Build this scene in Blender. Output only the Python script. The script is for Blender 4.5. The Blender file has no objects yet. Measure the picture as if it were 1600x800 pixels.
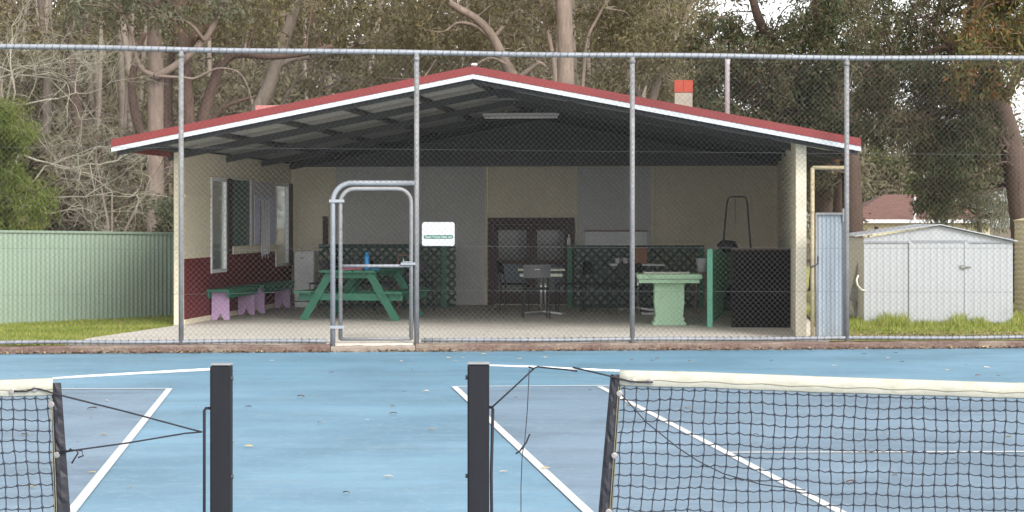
import bpy, math, random
import numpy as np
from mathutils import Vector, Matrix

sc = bpy.context.scene
C = sc.collection
R = math.radians
F, H, HY, CX = 3170.0, 1.585, 345.0, 800.0     # lens scale and eye height of the photographed view

# ------------------------------------------------------------------ placing
def P(px, py, Y): return Vector(((px - CX) * Y / F, Y, H - (py - HY) * Y / F))
def G(px, py, h=0.0):
    Y = F * (H - h) / (py - HY)
    return Vector(((px - CX) * Y / F, Y, h))
TF = 0.09                                       # slant of the wire fence and kerb
def line_at(px, Y0): return Y0 / (1 - (px - CX) / F * TF)
YF = 24.80
FU = Vector((1, TF, 0)).normalized(); FN = Vector((-TF, 1, 0)).normalized()
def FS(px):
    Y = line_at(px, YF); return ((px - CX) * Y / F) * math.sqrt(1 + TF * TF)
def FPt(s, h, off=0.0):
    v = Vector((0, YF, 0)) + FU * s + FN * off; v.z = h; return v
def FH(px, py): return H - (py - HY) * line_at(px, YF) / F
# pavilion frame
PA = R(6.0); PS, PC = math.sin(PA), math.cos(PA)
PO = Vector((-0.49, 26.0, 0))
def LW(x, y, z=0.0): return Vector((PO.x + x * PC + y * PS, PO.y - x * PS + y * PC, z))
def Lx(px, y):
    a = (px - CX) / F
    return (a * (PO.y + y * PC) - PO.x - y * PS) / (PC + a * PS)
def Ly(px, x):
    a = (px - CX) / F
    return (a * (PO.y - x * PS) - PO.x - x * PC) / (PS - a * PC)
def Lh(py, x, y): return H - (py - HY) * (PO.y - x * PS + y * PC) / F

# ------------------------------------------------------------------ materials
def new_mat(name):
    m = bpy.data.materials.new(name); m.use_nodes = True
    return m, m.node_tree.nodes, m.node_tree.links, m.node_tree.nodes['Principled BSDF']
def coords(nodes, links, scale, kind='Object'):
    tc = nodes.new('ShaderNodeTexCoord'); mp = nodes.new('ShaderNodeMapping')
    mp.inputs['Scale'].default_value = scale if isinstance(scale, (tuple, list)) else (scale,) * 3
    links.new(tc.outputs[kind], mp.inputs['Vector']); return mp.outputs['Vector']
def noise(nodes, links, vec, scale=1.0, detail=4, rough=.6):
    n = nodes.new('ShaderNodeTexNoise'); n.inputs['Scale'].default_value = scale
    n.inputs['Detail'].default_value = detail; n.inputs['Roughness'].default_value = rough
    links.new(vec, n.inputs['Vector']); return n.outputs['Fac']
def ramp(nodes, links, fac, stops):
    r = nodes.new('ShaderNodeValToRGB'); links.new(fac, r.inputs['Fac'])
    while len(r.color_ramp.elements) < len(stops): r.color_ramp.elements.new(.5)
    for e, (p, c) in zip(r.color_ramp.elements, stops):
        e.position = p; e.color = (*c, 1) if len(c) == 3 else c
    return r.outputs['Color']
def mixc(nodes, links, fac, a, b, mode='MIX'):
    m = nodes.new('ShaderNodeMix'); m.data_type = 'RGBA'; m.blend_type = mode
    if isinstance(fac, float): m.inputs['Factor'].default_value = fac
    else: links.new(fac, m.inputs['Factor'])
    for k, v in (('A', a), ('B', b)):
        i = [s for s in m.inputs if s.name == k and s.type == 'RGBA'][0]
        if isinstance(v, tuple): i.default_value = (*v, 1)
        else: links.new(v, i)
    return [s for s in m.outputs if s.type == 'RGBA'][0]
def bump(nodes, links, bsdf, h, strength=.3, dist=.01):
    b = nodes.new('ShaderNodeBump'); b.inputs['Strength'].default_value = strength
    b.inputs['Distance'].default_value = dist
    links.new(h, b.inputs['Height']); links.new(b.outputs['Normal'], bsdf.inputs['Normal'])
def k(c, f): return tuple(min(1, x * f) for x in c)

def paint(name, col, rough=.6, var=.18, scale=3.0, metal=0.0, fine=40.0, bmp=.15, dirt=None, dirt_amt=(.55, .75), stretch=None):
    m, n, l, b = new_mat(name)
    v = coords(n, l, stretch or 1.0)
    f = noise(n, l, v, scale, 5)
    c = ramp(n, l, f, [(.3, k(col, 1 - var)), (.7, k(col, 1 + var))])
    g = noise(n, l, v, fine, 3)
    c = mixc(n, l, .25, c, ramp(n, l, g, [(.3, k(col, .75)), (.7, k(col, 1.2))]))
    if dirt:
        d = noise(n, l, v, scale * 1.7 + .3, 7, .7)
        d = ramp(n, l, d, [(dirt_amt[0], (0, 0, 0)), (dirt_amt[1], (1, 1, 1))])
        c = mixc(n, l, d, c, dirt)
    l.new(c, b.inputs['Base Color'])
    b.inputs['Roughness'].default_value = rough; b.inputs['Metallic'].default_value = metal
    if bmp: bump(n, l, b, g, bmp, .004)
    return m

def brick(name, col, mortar, scale=1.0, rot=None):
    m, n, l, b = new_mat(name)
    tc = n.new('ShaderNodeTexCoord'); mp = n.new('ShaderNodeMapping')
    l.new(tc.outputs['Object'], mp.inputs['Vector'])
    if rot: mp.inputs['Rotation'].default_value = rot
    t = n.new('ShaderNodeTexBrick'); l.new(mp.outputs['Vector'], t.inputs['Vector'])
    t.inputs['Color1'].default_value = (*k(col, .85), 1); t.inputs['Color2'].default_value = (*k(col, 1.2), 1)
    t.inputs['Mortar'].default_value = (*mortar, 1); t.inputs['Scale'].default_value = 1.0
    t.inputs['Brick Width'].default_value = .24; t.inputs['Row Height'].default_value = .086
    t.inputs['Mortar Size'].default_value = .008
    f = noise(n, l, mp.outputs['Vector'], 4, 5)
    c = mixc(n, l, .3, t.outputs['Color'], ramp(n, l, f, [(.3, k(col, .6)), (.7, k(col, 1.4))]))
    l.new(c, b.inputs['Base Color']); b.inputs['Roughness'].default_value = .7
    inv = n.new('ShaderNodeInvert'); l.new(t.outputs['Fac'], inv.inputs['Color'])
    bump(n, l, b, inv.outputs['Color'], .6, .008)
    return m

def leafmat(name, cols, rough=.5, trans=.25, clump=.8):
    m, n, l, b = new_mat(name)
    geo = n.new('ShaderNodeNewGeometry')
    v = coords(n, l, 1.0)
    f = noise(n, l, v, clump, 3)
    mx = n.new('ShaderNodeMath'); mx.operation = 'MULTIPLY_ADD'
    l.new(f, mx.inputs[0]); mx.inputs[1].default_value = .9
    ad = n.new('ShaderNodeMath'); ad.operation = 'MULTIPLY_ADD'
    l.new(geo.outputs['Random Per Island'], ad.inputs[0]); ad.inputs[1].default_value = .55; ad.inputs[2].default_value = -.22
    l.new(ad.outputs[0], mx.inputs[2])
    st = [(.08 + .84 * i / (len(cols) - 1), c) for i, c in enumerate(cols)]
    c = ramp(n, l, mx.outputs[0], st)
    l.new(c, b.inputs['Base Color']); b.inputs['Roughness'].default_value = rough; b.inputs['Specular IOR Level'].default_value = .15
    tr = n.new('ShaderNodeBsdfTranslucent'); l.new(c, tr.inputs['Color'])
    ms = n.new('ShaderNodeMixShader'); ms.inputs[0].default_value = trans
    l.new(b.outputs[0], ms.inputs[1]); l.new(tr.outputs[0], ms.inputs[2])
    l.new(ms.outputs[0], n['Material Output'].inputs['Surface'])
    return m

def bark(name, col, dark, sc_=(6, 6, 1.2), amt=(.45, .7)):
    m, n, l, b = new_mat(name)
    v = coords(n, l, sc_)
    f = noise(n, l, v, 2.5, 8, .7)
    c = ramp(n, l, f, [(.25, k(dark, .8)), (amt[0], k(col, .85)), (amt[1], k(col, 1.25))])
    v2 = coords(n, l, 1.0)
    c = mixc(n, l, .3, c, ramp(n, l, noise(n, l, v2, 1.2, 4), [(.35, k(col, .5)), (.65, k(col, 1.5))]))
    l.new(c, b.inputs['Base Color']); b.inputs['Roughness'].default_value = .9
    bump(n, l, b, f, .8, .03)
    return m

# ------------------------------------------------------------------ mesh builder
class MB:
    def __init__(s): s.v, s.f, s.m, s.mi = [], [], [], 0
    def add(s, vs, fs):
        o = len(s.v); s.v += [Vector(p) for p in vs]; s.f += [tuple(i + o for i in f) for f in fs]; s.m += [s.mi] * len(fs)
        return s
    def box(s, a, b):
        (x0, y0, z0), (x1, y1, z1) = a, b
        return s.add([(x0, y0, z0), (x1, y0, z0), (x1, y1, z0), (x0, y1, z0), (x0, y0, z1), (x1, y0, z1), (x1, y1, z1), (x0, y1, z1)],
                     [(0, 3, 2, 1), (4, 5, 6, 7), (0, 1, 5, 4), (1, 2, 6, 5), (2, 3, 7, 6), (3, 0, 4, 7)])
    def obox(s, c, ux, uy, uz):                  # centre and three half-axis vectors
        c, ux, uy, uz = map(Vector, (c, ux, uy, uz))
        vs = [c + ux * i + uy * j + uz * q for q in (-1, 1) for j, i in ((-1, -1), (-1, 1), (1, 1), (1, -1))]
        return s.add(vs, [(0, 3, 2, 1), (4, 5, 6, 7), (0, 1, 5, 4), (1, 2, 6, 5), (2, 3, 7, 6), (3, 0, 4, 7)])
    def bar(s, p, q, w, t, up=(0, 0, 1)):        # rectangular bar from p to q; w across, t along 'up'
        p, q = Vector(p), Vector(q); d = (q - p); L = d.length; d.normalize()
        side = d.cross(Vector(up)); side.normalize(); u = side.cross(d)
        return s.obox((p + q) / 2, d * L / 2, side * w / 2, u * t / 2)
    def tube(s, pts, r, n=8, cap=True):
        pts = [Vector(p) for p in pts]; N = len(pts)
        rs = r if isinstance(r, (list, tuple)) else [r] * N
        o = len(s.v); ref = None
        for i, p in enumerate(pts):
            d = (pts[min(i + 1, N - 1)] - pts[max(i - 1, 0)])
            if d.length < 1e-9: d = Vector((0, 0, 1))
            d.normalize()
            if ref is None:
                ref = Vector((0, 0, 1)) if abs(d.z) < .9 else Vector((1, 0, 0))
                ref = (ref - d * ref.dot(d)).normalized()
            else:
                ref = ref - d * ref.dot(d)
                ref = ref.normalized() if ref.length > 1e-6 else d.orthogonal().normalized()
            b = d.cross(ref)
            for j in range(n):
                a = 2 * math.pi * j / n
                s.v.append(p + (ref * math.cos(a) + b * math.sin(a)) * rs[i])
        for i in range(N - 1):
            for j in range(n):
                s.f.append((o + i * n + j, o + i * n + (j + 1) % n, o + (i + 1) * n + (j + 1) % n, o + (i + 1) * n + j)); s.m.append(s.mi)
        if cap:
            s.f.append(tuple(o + j for j in reversed(range(n)))); s.m.append(s.mi)
            s.f.append(tuple(o + (N - 1) * n + j for j in range(n))); s.m.append(s.mi)
        return s
    def lathe(s, c, prof, n=20):                 # prof: (r, z) list, closed by caps
        c = Vector(c)
        return s.tube([c + Vector((0, 0, z)) for r, z in prof], [max(r, 1e-4) for r, z in prof], n) if False else s._lathe(c, prof, n)
    def _lathe(s, c, prof, n):
        o = len(s.v)
        for r, z in prof:
            for j in range(n):
                a = 2 * math.pi * j / n; s.v.append(c + Vector((r * math.cos(a), r * math.sin(a), z)))
        for i in range(len(prof) - 1):
            for j in range(n):
                s.f.append((o + i * n + j, o + i * n + (j + 1) % n, o + (i + 1) * n + (j + 1) % n, o + (i + 1) * n + j)); s.m.append(s.mi)
        s.f.append(tuple(o + j for j in reversed(range(n)))); s.m.append(s.mi)
        s.f.append(tuple(o + (len(prof) - 1) * n + j for j in range(n))); s.m.append(s.mi)
        return s
    def prism(s, poly, ext):                     # closed 3D polygon swept along ext
        n = len(poly); e = Vector(ext); a = [Vector(p) for p in poly]
        fs = [tuple(reversed(range(n))), tuple(range(n, 2 * n))] + [(i, (i + 1) % n, n + (i + 1) % n, n + i) for i in range(n)]
        return s.add(a + [p + e for p in a], fs)
    def build(s, name, mat, parent=None, smooth=False, world=True, bevel=0.0):
        me = bpy.data.meshes.new(name)
        vs = s.v
        if parent is not None and world:
            M = frame(parent).inverted(); vs = [M @ p for p in vs]
        me.from_pydata([tuple(p) for p in vs], [], s.f)
        mats = mat if isinstance(mat, list) else [mat]
        for q in mats: me.materials.append(q)
        if len(mats) > 1: me.polygons.foreach_set('material_index', s.m)
        import bmesh
        bm = bmesh.new(); bm.from_mesh(me); bmesh.ops.recalc_face_normals(bm, faces=bm.faces)
        if bevel: bmesh.ops.bevel(bm, geom=list(bm.edges), offset=bevel, segments=1, affect='EDGES', clamp_overlap=True)
        bm.to_mesh(me); bm.free()
        if smooth: me.polygons.foreach_set('use_smooth', [True] * len(me.polygons))
        me.update()
        o = bpy.data.objects.new(name, me); C.objects.link(o)
        if parent is not None: o.parent = parent
        return o

def frame(o):
    while o.parent: o = o.parent
    return Matrix.Translation(o.location) @ o.rotation_euler.to_matrix().to_4x4() if o.type == 'EMPTY' else Matrix.Translation(o.location)
def np_mesh(name, V, Q, mat, parent=None, smooth=False):
    me = bpy.data.meshes.new(name); V = np.asarray(V, dtype=np.float64); Q = np.asarray(Q, dtype=np.int32)
    if parent is not None:
        M = np.array(frame(parent).inverted()); V = V @ M[:3, :3].T + M[:3, 3]
    me.vertices.add(len(V)); me.vertices.foreach_set('co', V.astype(np.float32).ravel())
    kk = Q.shape[1]
    me.loops.add(Q.size); me.loops.foreach_set('vertex_index', Q.ravel())
    me.polygons.add(len(Q)); me.polygons.foreach_set('loop_start', np.arange(0, Q.size, kk, dtype=np.int32))
    if smooth: me.polygons.foreach_set('use_smooth', np.ones(len(Q), dtype=bool))
    me.materials.append(mat); me.update(calc_edges=True); me.validate()
    o = bpy.data.objects.new(name, me); C.objects.link(o)
    if parent is not None: o.parent = parent
    return o
def thing(name, loc, label, cat, group=None, rz=0.0):
    o = bpy.data.objects.new(name, None); C.objects.link(o); o.location = loc; o.rotation_euler = (0, 0, rz)
    o.empty_display_size = .2
    return tag(o, label, cat, group)
def tag(o, label, cat, group=None):
    o['label'] = label; o['category'] = cat
    if group: o['group'] = group
    return o
def struct(o, kind='structure'): o['kind'] = kind; return o
def kids(o): return [c for c in bpy.data.objects if c.parent == o]
def dup(o, parent=None):
    c = o.copy(); C.objects.link(c)
    if parent: c.parent = parent
    for ch in kids(o): dup(ch, c)
    return c

# ------------------------------------------------------------------ palette
M = {}
M['galv'] = paint('galvanised_steel', (.27, .285, .31), .62, .18, 6, .25, 60)
M['galv_old'] = paint('weathered_galvanised', (.25, .25, .255), .7, .22, 8, .15, 60, dirt=(.17, .14, .115))
M['wire'] = paint('fence_wire', (.115, .118, .12), .5, .2, 9, .3, 30, 0)
M['lacing'] = paint('lacing_wire', (.07, .075, .085), .6, .2, 9, .2, 30, 0)
M['red_roof'] = paint('red_roof_paint', (.215, .029, .028), .5, .12, 2, 0, 30, .05)
M['white_trim'] = paint('white_trim', (.55, .58, .61), .5, .06, 3, 0, 30, .05)
M['cream'] = paint('cream_paint', (.72, .645, .495), .7, .07, 1.2, 0, 18, .1, dirt=(.42, .35, .25), dirt_amt=(.6, .85))
M['cream_light'] = paint('cream_post_paint', (.80, .72, .56), .6, .07, 2, 0, 20, .1, dirt=(.5, .4, .27), dirt_amt=(.6, .85))
M['grey_board'] = paint('grey_board', (.56, .55, .53), .65, .06, 1.0, 0, 20, .08)
M['bluegrey_board'] = paint('blue_grey_board', (.545, .545, .54), .65, .06, 1.0, 0, 20, .08)
M['red_brick'] = brick('painted_red_brick', (.15, .022, .024), (.11, .018, .02), rot=(R(90), 0, R(90)))
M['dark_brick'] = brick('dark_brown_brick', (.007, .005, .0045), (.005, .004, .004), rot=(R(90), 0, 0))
M['soffit'] = paint('steel_sheet_underside', (.37, .365, .355), .5, .15, 1.5, .1, 20, .05)
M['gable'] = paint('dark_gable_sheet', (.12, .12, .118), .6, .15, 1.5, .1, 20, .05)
M['rafter'] = paint('dark_steel_purlin', (.05, .05, .05), .6, .2, 3, .1, 30)
M['timber_dark'] = paint('dark_stained_timber', (.055, .026, .02), .55, .25, 4, 0, 40, stretch=(6, 6, 1))
M['green'] = paint('green_table_paint', (.028, .165, .10), .5, .2, 4, 0, 50, dirt=(.07, .21, .15), stretch=(2, 2, 2))
M['green_dark'] = paint('dark_green_lattice', (.014, .05, .036), .6, .15, 4, 0, 50)
M['green_gate'] = paint('mid_green_boards', (.15, .47, .32), .55, .12, 4, 0, 40)
M['pale_green'] = paint('pale_green_paint', (.37, .56, .38), .6, .10, 3, 0, 30, .15, dirt=(.24, .35, .23), dirt_amt=(.52, .75))
M['lilac'] = paint('lilac_paint', (.56, .38, .60), .6, .08, 4, 0, 40)
M['fence_green'] = paint('pale_green_steel', (.235, .305, .24), .45, .06, .7, .0, 20, .03)
M['black'] = paint('black_plastic', (.02, .02, .022), .5, .2, 5, 0, 50, .05)
M['chair_grey'] = paint('charcoal_backrest', (.12, .122, .13), .45, .1, 5, 0, 50, .05)
M['chrome'] = paint('brushed_chrome', (.62, .62, .63), .25, .05, 5, .8, 50, .02)
M['table_cream'] = paint('cream_tabletop', (.62, .62, .52), .4, .05, 5, 0, 40, .03)
M['white'] = paint('white_plastic', (.75, .76, .77), .45, .04, 4, 0, 40, .03)
M['white_wash'] = paint('dull_white_panel', (.58, .55, .56), .6, .06, 3, 0, 40, .03)
M['blue'] = paint('bright_blue_bottle', (.02, .27, .62), .35, .05, 5, 0, 30, 0)
M['pink'] = paint('faded_pink_cloth', (.45, .12, .17), .8, .2, 12, 0, 60, .2)
M['orange_wood'] = paint('orange_timber', (.28, .115, .05), .5, .15, 5, 0, 40, stretch=(1, 1, 8))
M['brown_wood'] = paint('brown_timber_rail', (.15, .07, .045), .5, .15, 5, 0, 40)
M['shed'] = paint('zinc_shed_sheet', (.37, .385, .41), .5, .05, .8, .1, 25, .03, dirt=(.29, .30, .31), dirt_amt=(.55, .85))
M['zinc'] = paint('corrugated_zinc', (.31, .35, .39), .5, .12, 2.5, .25, 30, .04, stretch=(3, 3, .6))
M['rust'] = paint('rusty_cream_pipe', (.45, .38, .24), .7, .2, 5, .1, 40, .1, dirt=(.16, .07, .035))
M['tank'] = paint('cream_tank_steel', (.52, .45, .29), .55, .06, 1.5, 0, 30, .03)
M['tile'] = paint('red_brown_tiles', (.17, .088, .072), .75, .18, 5, 0, 30, .2)
M['pinkroof'] = paint('faded_red_roof', (.40, .15, .13), .6, .1, 3, 0, 30, .1)
M['house_cream'] = paint('far_cream_wall', (.62, .56, .36), .7, .06, 1.5, 0, 20, .05)
M['chimney'] = paint('grey_chimney_render', (.33, .30, .25), .8, .15, 8, 0, 50, .3)
M['sill_concrete'] = paint('stained_gate_concrete', (.24, .195, .16), .9, .2, 7, 0, 50, .4, dirt=(.13, .09, .075))
M['orange'] = paint('orange_red_chimney_pot', (.36, .058, .032), .7, .12, 5, 0, 50, .1)
M['flue'] = paint('pale_flue_pipe', (.40, .36, .38), .6, .12, 4, .1, 40, .05, dirt=(.2, .08, .05), dirt_amt=(.58, .7), stretch=(6, 6, 1.5))
M['post_black'] = paint('black_net_post', (.011, .0115, .015), .62, .2, 4, 0, 30, .04, dirt=(.02, .021, .026), dirt_amt=(.6, .85), stretch=(8, 8, 1.5))
M['cord'] = paint('black_net_cord', (.030, .036, .050), .75, .2, 8, 0, 60, .1)
M['rope'] = paint('black_lacing_cord', (.018, .017, .024), .75, .2, 8, 0, 60, .1)
M['canvas'] = paint('stained_cream_canvas', (.44, .425, .355), .85, .10, 6, 0, 60, .3, dirt=(.34, .32, .25), dirt_amt=(.5, .75), stretch=(1, 1, 2))
M['vinyl'] = paint('black_vinyl_sleeve', (.030, .029, .036), .5, .2, 9, 0, 50, .3)
M['stitch'] = paint('grey_stitching', (.24, .22, .15), .8, .1, 8, 0, 50, 0)
M['eyelet'] = paint('dull_metal_eyelet', (.30, .27, .27), .45, .15, 20, .5, 60, .05)
M['cable'] = paint('white_net_cable', (.80, .80, .80), .45, .05, 8, 0, 60, 0)
M['sign_white'] = paint('sign_white', (.52, .54, .54), .5, .04, 4, 0, 30, 0)
M['sign_green'] = paint('sign_green', (.01, .13, .09), .5, .04, 5, 0, 30, 0)
M['paper'] = paint('lilac_grey_paper', (.64, .64, .76), .8, .06, 4, 0, 30, .05)
M['towel'] = paint('pale_grey_cloth', (.74, .73, .78), .9, .1, 9, 0, 50, .2)
M['tyre'] = paint('white_hose', (.62, .62, .52), .6, .06, 8, 0, 40, 0)

for q_ in ('post_black', 'vinyl', 'dark_brick'): M[q_].node_tree.nodes['Principled BSDF'].inputs['Specular IOR Level'].default_value = .25
# glass
mg, n_, l_, b_ = new_mat('window_glass')
b_.inputs['Base Color'].default_value = (.8, .85, .83, 1); b_.inputs['Roughness'].default_value = .03
b_.inputs['Transmission Weight'].default_value = .92; b_.inputs['IOR'].default_value = 1.2
M['glass'] = mg
mg, n_, l_, b_ = new_mat('door_glass'); b_.inputs['Base Color'].default_value = (.035, .045, .045, 1); b_.inputs['Roughness'].default_value = .06
b_.inputs['IOR'].default_value = 1.6
M['door_glass'] = mg
M['green_pane'] = paint('green_board_pane', (.055, .115, .095), .35, .08, 2, 0, 20, 0)

# ground materials
def ground_mat():
    m, n, l, b = new_mat('leaf_litter_earth')
    v = coords(n, l, 1.0)
    c = ramp(n, l, noise(n, l, v, 1.3, 8, .7), [(.3, (.09, .065, .045)), (.5, (.15, .11, .07)), (.7, (.20, .17, .09))])
    g = noise(n, l, v, 22, 4); c = mixc(n, l, .4, c, ramp(n, l, g, [(.3, (.06, .045, .03)), (.7, (.25, .19, .12))]))
    l.new(c, b.inputs['Base Color']); b.inputs['Roughness'].default_value = .95; bump(n, l, b, g, .6, .03); return m
def lawn_mat():
    m, n, l, b = new_mat('mown_lawn')
    v = coords(n, l, 1.0)
    c = ramp(n, l, noise(n, l, v, 1.1, 6, .65), [(.32, (.22, .27, .05)), (.5, (.36, .36, .09)), (.68, (.48, .40, .18))])
    g = noise(n, l, v, 40, 4); c = mixc(n, l, .35, c, ramp(n, l, g, [(.3, (.07, .10, .015)), (.7, (.32, .30, .10))]))
    l.new(c, b.inputs['Base Color']); b.inputs['Roughness'].default_value = .95; bump(n, l, b, g, .7, .03); return m
def slab_mat():
    m, n, l, b = new_mat('worn_concrete')
    v = coords(n, l, 1.0)
    c = ramp(n, l, noise(n, l, v, .9, 7, .65), [(.3, (.46, .42, .36)), (.5, (.56, .52, .46)), (.72, (.64, .60, .54))])
    g = noise(n, l, v, 45, 4); c = mixc(n, l, .35, c, ramp(n, l, g, [(.3, (.34, .31, .27)), (.7, (.72, .68, .62))]))
    vo = n.new('ShaderNodeTexVoronoi'); vo.inputs['Scale'].default_value = 9; l.new(v, vo.inputs['Vector'])
    c = mixc(n, l, ramp(n, l, vo.outputs['Distance'], [(.03, (1, 1, 1)), (.09, (0, 0, 0))]), c, (.20, .15, .10))
    l.new(c, b.inputs['Base Color']); b.inputs['Roughness'].default_value = .85; bump(n, l, b, g, .25, .004); return m
def court_mat(name, col, streak, rough=.55, stains=True):
    m, n, l, b = new_mat(name)
    v = coords(n, l, 1.0)
    f = noise(n, l, v, .55, 5, .55)
    c = ramp(n, l, f, [(.38, k(col, .78)), (.5, col), (.62, k(col, 1.20))])
    v2 = coords(n, l, (.35, 2.2, 1))
    c = mixc(n, l, ramp(n, l, noise(n, l, v2, .8, 7, .65), [(.46, (0, 0, 0)), (.66, (streak,) * 3)]), c, k(col, .62))
    v3 = coords(n, l, (.5, 1.3, 1))
    c = mixc(n, l, ramp(n, l, noise(n, l, v3, 1.7, 8, .7), [(.5, (0, 0, 0)), (.68, (.45,) * 3)]), c, (.22, .32, .40))
    g = noise(n, l, v, 160, 3)
    c = mixc(n, l, .22, c, ramp(n, l, g, [(.3, k(col, .6)), (.7, k(col, 1.3))]))
    g2 = noise(n, l, v, 34, 6, .75)
    c = mixc(n, l, ramp(n, l, g2, [(.56, (0, 0, 0)), (.66, (.6,) * 3)]), c, (.09, .13, .16))
    g3 = noise(n, l, v, 11, 8, .75)
    c = mixc(n, l, ramp(n, l, g3, [(.53, (0, 0, 0)), (.66, (.5,) * 3)]), c, (.27, .37, .44))
    if stains:
        for (px, py, wx, wy) in ((560, 638, 1.0, .18), (680, 637, .5, .10), (520, 661, .9, .22), (640, 664, .5, .25), (330, 600, 1.2, .35), (1000, 690, .8, .2)):
            q = G(px, py); mp = n.new('ShaderNodeMapping'); tc = n.new('ShaderNodeTexCoord')
            mp.vector_type = 'POINT'; mp.inputs['Scale'].default_value = (1 / wx, 1 / wy, 1); mp.inputs['Location'].default_value = (-q.x / wx, -q.y / wy, 0)
            l.new(tc.outputs['Object'], mp.inputs['Vector']); ln = n.new('ShaderNodeVectorMath'); ln.operation = 'LENGTH'; l.new(mp.outputs[0], ln.inputs[0])
            ad = n.new('ShaderNodeMath'); ad.operation = 'MULTIPLY_ADD'; l.new(g3, ad.inputs[0]); ad.inputs[1].default_value = 2.2; l.new(ln.outputs['Value'], ad.inputs[2])
            c = mixc(n, l, ramp(n, l, ad.outputs[0], [(.95, (.60,) * 3), (1.9, (0, 0, 0))]), c, (.06, .12, .165))
    l.new(c, b.inputs['Base Color'])
    r = n.new('ShaderNodeMapRange'); l.new(f, r.inputs[0]); r.inputs[1].default_value = .3; r.inputs[2].default_value = .7
    r.inputs[3].default_value = rough + .1; r.inputs[4].default_value = rough - .08
    l.new(r.outputs[0], b.inputs['Roughness']); bump(n, l, b, g, .12, .002); return m
def kerb_mat():
    m, n, l, b = new_mat('worn_maroon_kerb')
    v = coords(n, l, (1, 1, 3))
    f = noise(n, l, v, 1.5, 8, .7)
    c = ramp(n, l, f, [(.34, (.085, .032, .030)), (.48, (.12, .07, .058)), (.6, (.21, .165, .13))])
    g = noise(n, l, coords(n, l, 1.0), 30, 5); c = mixc(n, l, .35, c, ramp(n, l, g, [(.3, (.07, .05, .04)), (.7, (.34, .27, .22))]))
    l.new(c, b.inputs['Base Color']); b.inputs['Roughness'].default_value = .9; bump(n, l, b, g, .8, .02); return m
M['line'] = paint('white_line_paint', (.60, .60, .59), .6, .05, 4, 0, 50, .05, dirt=(.34, .42, .48), dirt_amt=(.52, .8))

# ------------------------------------------------------------------ ground, court, kerb, paving
rows = [(-80, -.06), (.10, -.06), (.12, .07), (60, .07), (420, .07)]
mb = MB()
for i in range(len(rows) - 1):
    (o0, z0), (o1, z1) = rows[i], rows[i + 1]
    mb.add([FPt(-400, z0, o0), FPt(400, z0, o0), FPt(400, z1, o1), FPt(-400, z1, o1)], [(0, 1, 2, 3)])
struct(mb.build('ground', ground_mat()))
YK = 24.69                                      # front face of the kerb
def KP(px, h, off=0.0):
    Y = line_at(px, YK); v = Vector(((px - CX) * Y / F, Y, h)) + FN * off; return v
# court sheet, from behind the camera to the kerb
mb = MB(); a, b = KP(-900, 0, .03), KP(2500, 0, .03)
mb.add([(-14, -6, 0), (14, -6, 0), b, a], [(0, 1, 2, 3)])
struct(mb.build('court_surface', court_mat('blue_acrylic_court', (.130, .262, .362), .5)))
mb = MB()
gl0, gl1 = G(265, 608), G(112, 800)
gr0, gr1 = G(710, 605), G(917, 800)
far_r = G(1700, 598.5); far_l = G(-80, 609)
def along(p, q, t): return p + (q - p) * t
up = Vector((0, 0, .004))
mb.add([along(gl0, gl1, 2.2) + up, gl0 + up, G(-1500, 612) + up, Vector((-13, 1, .004))], [(0, 1, 2, 3)])
mb.add([along(gr0, gr1, 2.2) + up, gr0 + up, G(2400, 594.5) + up, Vector((13, 1, .004))], [(0, 1, 2, 3)])
struct(mb.build('court', court_mat('grey_blue_acrylic_court', (.150, .222, .298), .5)))
def strip(mb, p, q, w, z=.008):
    p, q = Vector(p), Vector(q); d = (q - p).normalized(); s = Vector((-d.y, d.x, 0)) * w / 2
    p.z = q.z = z
    mb.add([p - s, q - s, q + s, p + s], [(0, 1, 2, 3)])
mb = MB()
strip(mb, gl0, along(gl0, gl1, 2.2), .060)
strip(mb, gr0, along(gr0, gr1, 2.2), .060)
strip(mb, G(937, 605), along(G(937, 605), G(1308, 799), 1.9), .060, .0084)
strip(mb, G(263, 608.3), G(-1400, 614), .060, .0088)
strip(mb, G(711, 605), G(2300, 595.5), .060, .0088)
strip(mb, G(1138, 708.5), G(2300, 706), .055, .0088)
strip(mb, G(-40, 628), along(G(-40, 628), G(-760, 800), 1.5), .060, .0084)
struct(mb.build('court_markings', M['line']))
# kerb: a maroon run either side of the gate, plain concrete at the gate
KH = .088
def kerb_run(px0, px1, mat, dz=0.0, n=40):
    m = MB(); rnd = random.Random(int(px0) + 7)
    pr = [(0, -.06), (.0, KH - .02), (.018, KH), (.13, KH), (.13, -.06)]
    pts = []
    for i in range(n + 1):
        px = px0 + (px1 - px0) * i / n
        j = rnd.uniform(-.006, .006)
        pts.append([KP(px, z + dz + (j if z > 0 else 0), o + (j if o < .1 else 0)) for o, z in pr])
    q = len(pr); o = []
    for r_ in pts: o += r_
    fs = [(i * q + a, i * q + a + 1, (i + 1) * q + a + 1, (i + 1) * q + a) for i in range(n) for a in range(q - 1)]
    fs += [tuple(range(q)), tuple(n * q + a for a in reversed(range(q)))]
    m.add(o, fs); return m.build('kerb', mat)
struct(kerb_run(-900, 516, kerb_mat(), n=70)); 
kg = kerb_run(517, 649, M['sill_concrete'], -.018, 12); struct(kg)
struct(kerb_run(650, 2500, bpy.data.materials['worn_maroon_kerb'], n=90))
# paving behind the kerb, under the pavilion
SL = .100
mb = MB()
edge = [KP(100, SL, .135), G(140, 528, SL), G(200, 519.5, SL), G(272, 509, SL)]
poly = edge + [LW(-4.72, 2.7, SL), LW(-4.72, 10.3, SL), LW(4.45, 10.3, SL), LW(4.45, .45, SL), KP(1300, SL, .135)]
mb.prism([Vector((p.x, p.y, 0)) for p in poly], (0, 0, SL))
struct(mb.build('pavement', slab_mat()))
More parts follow.
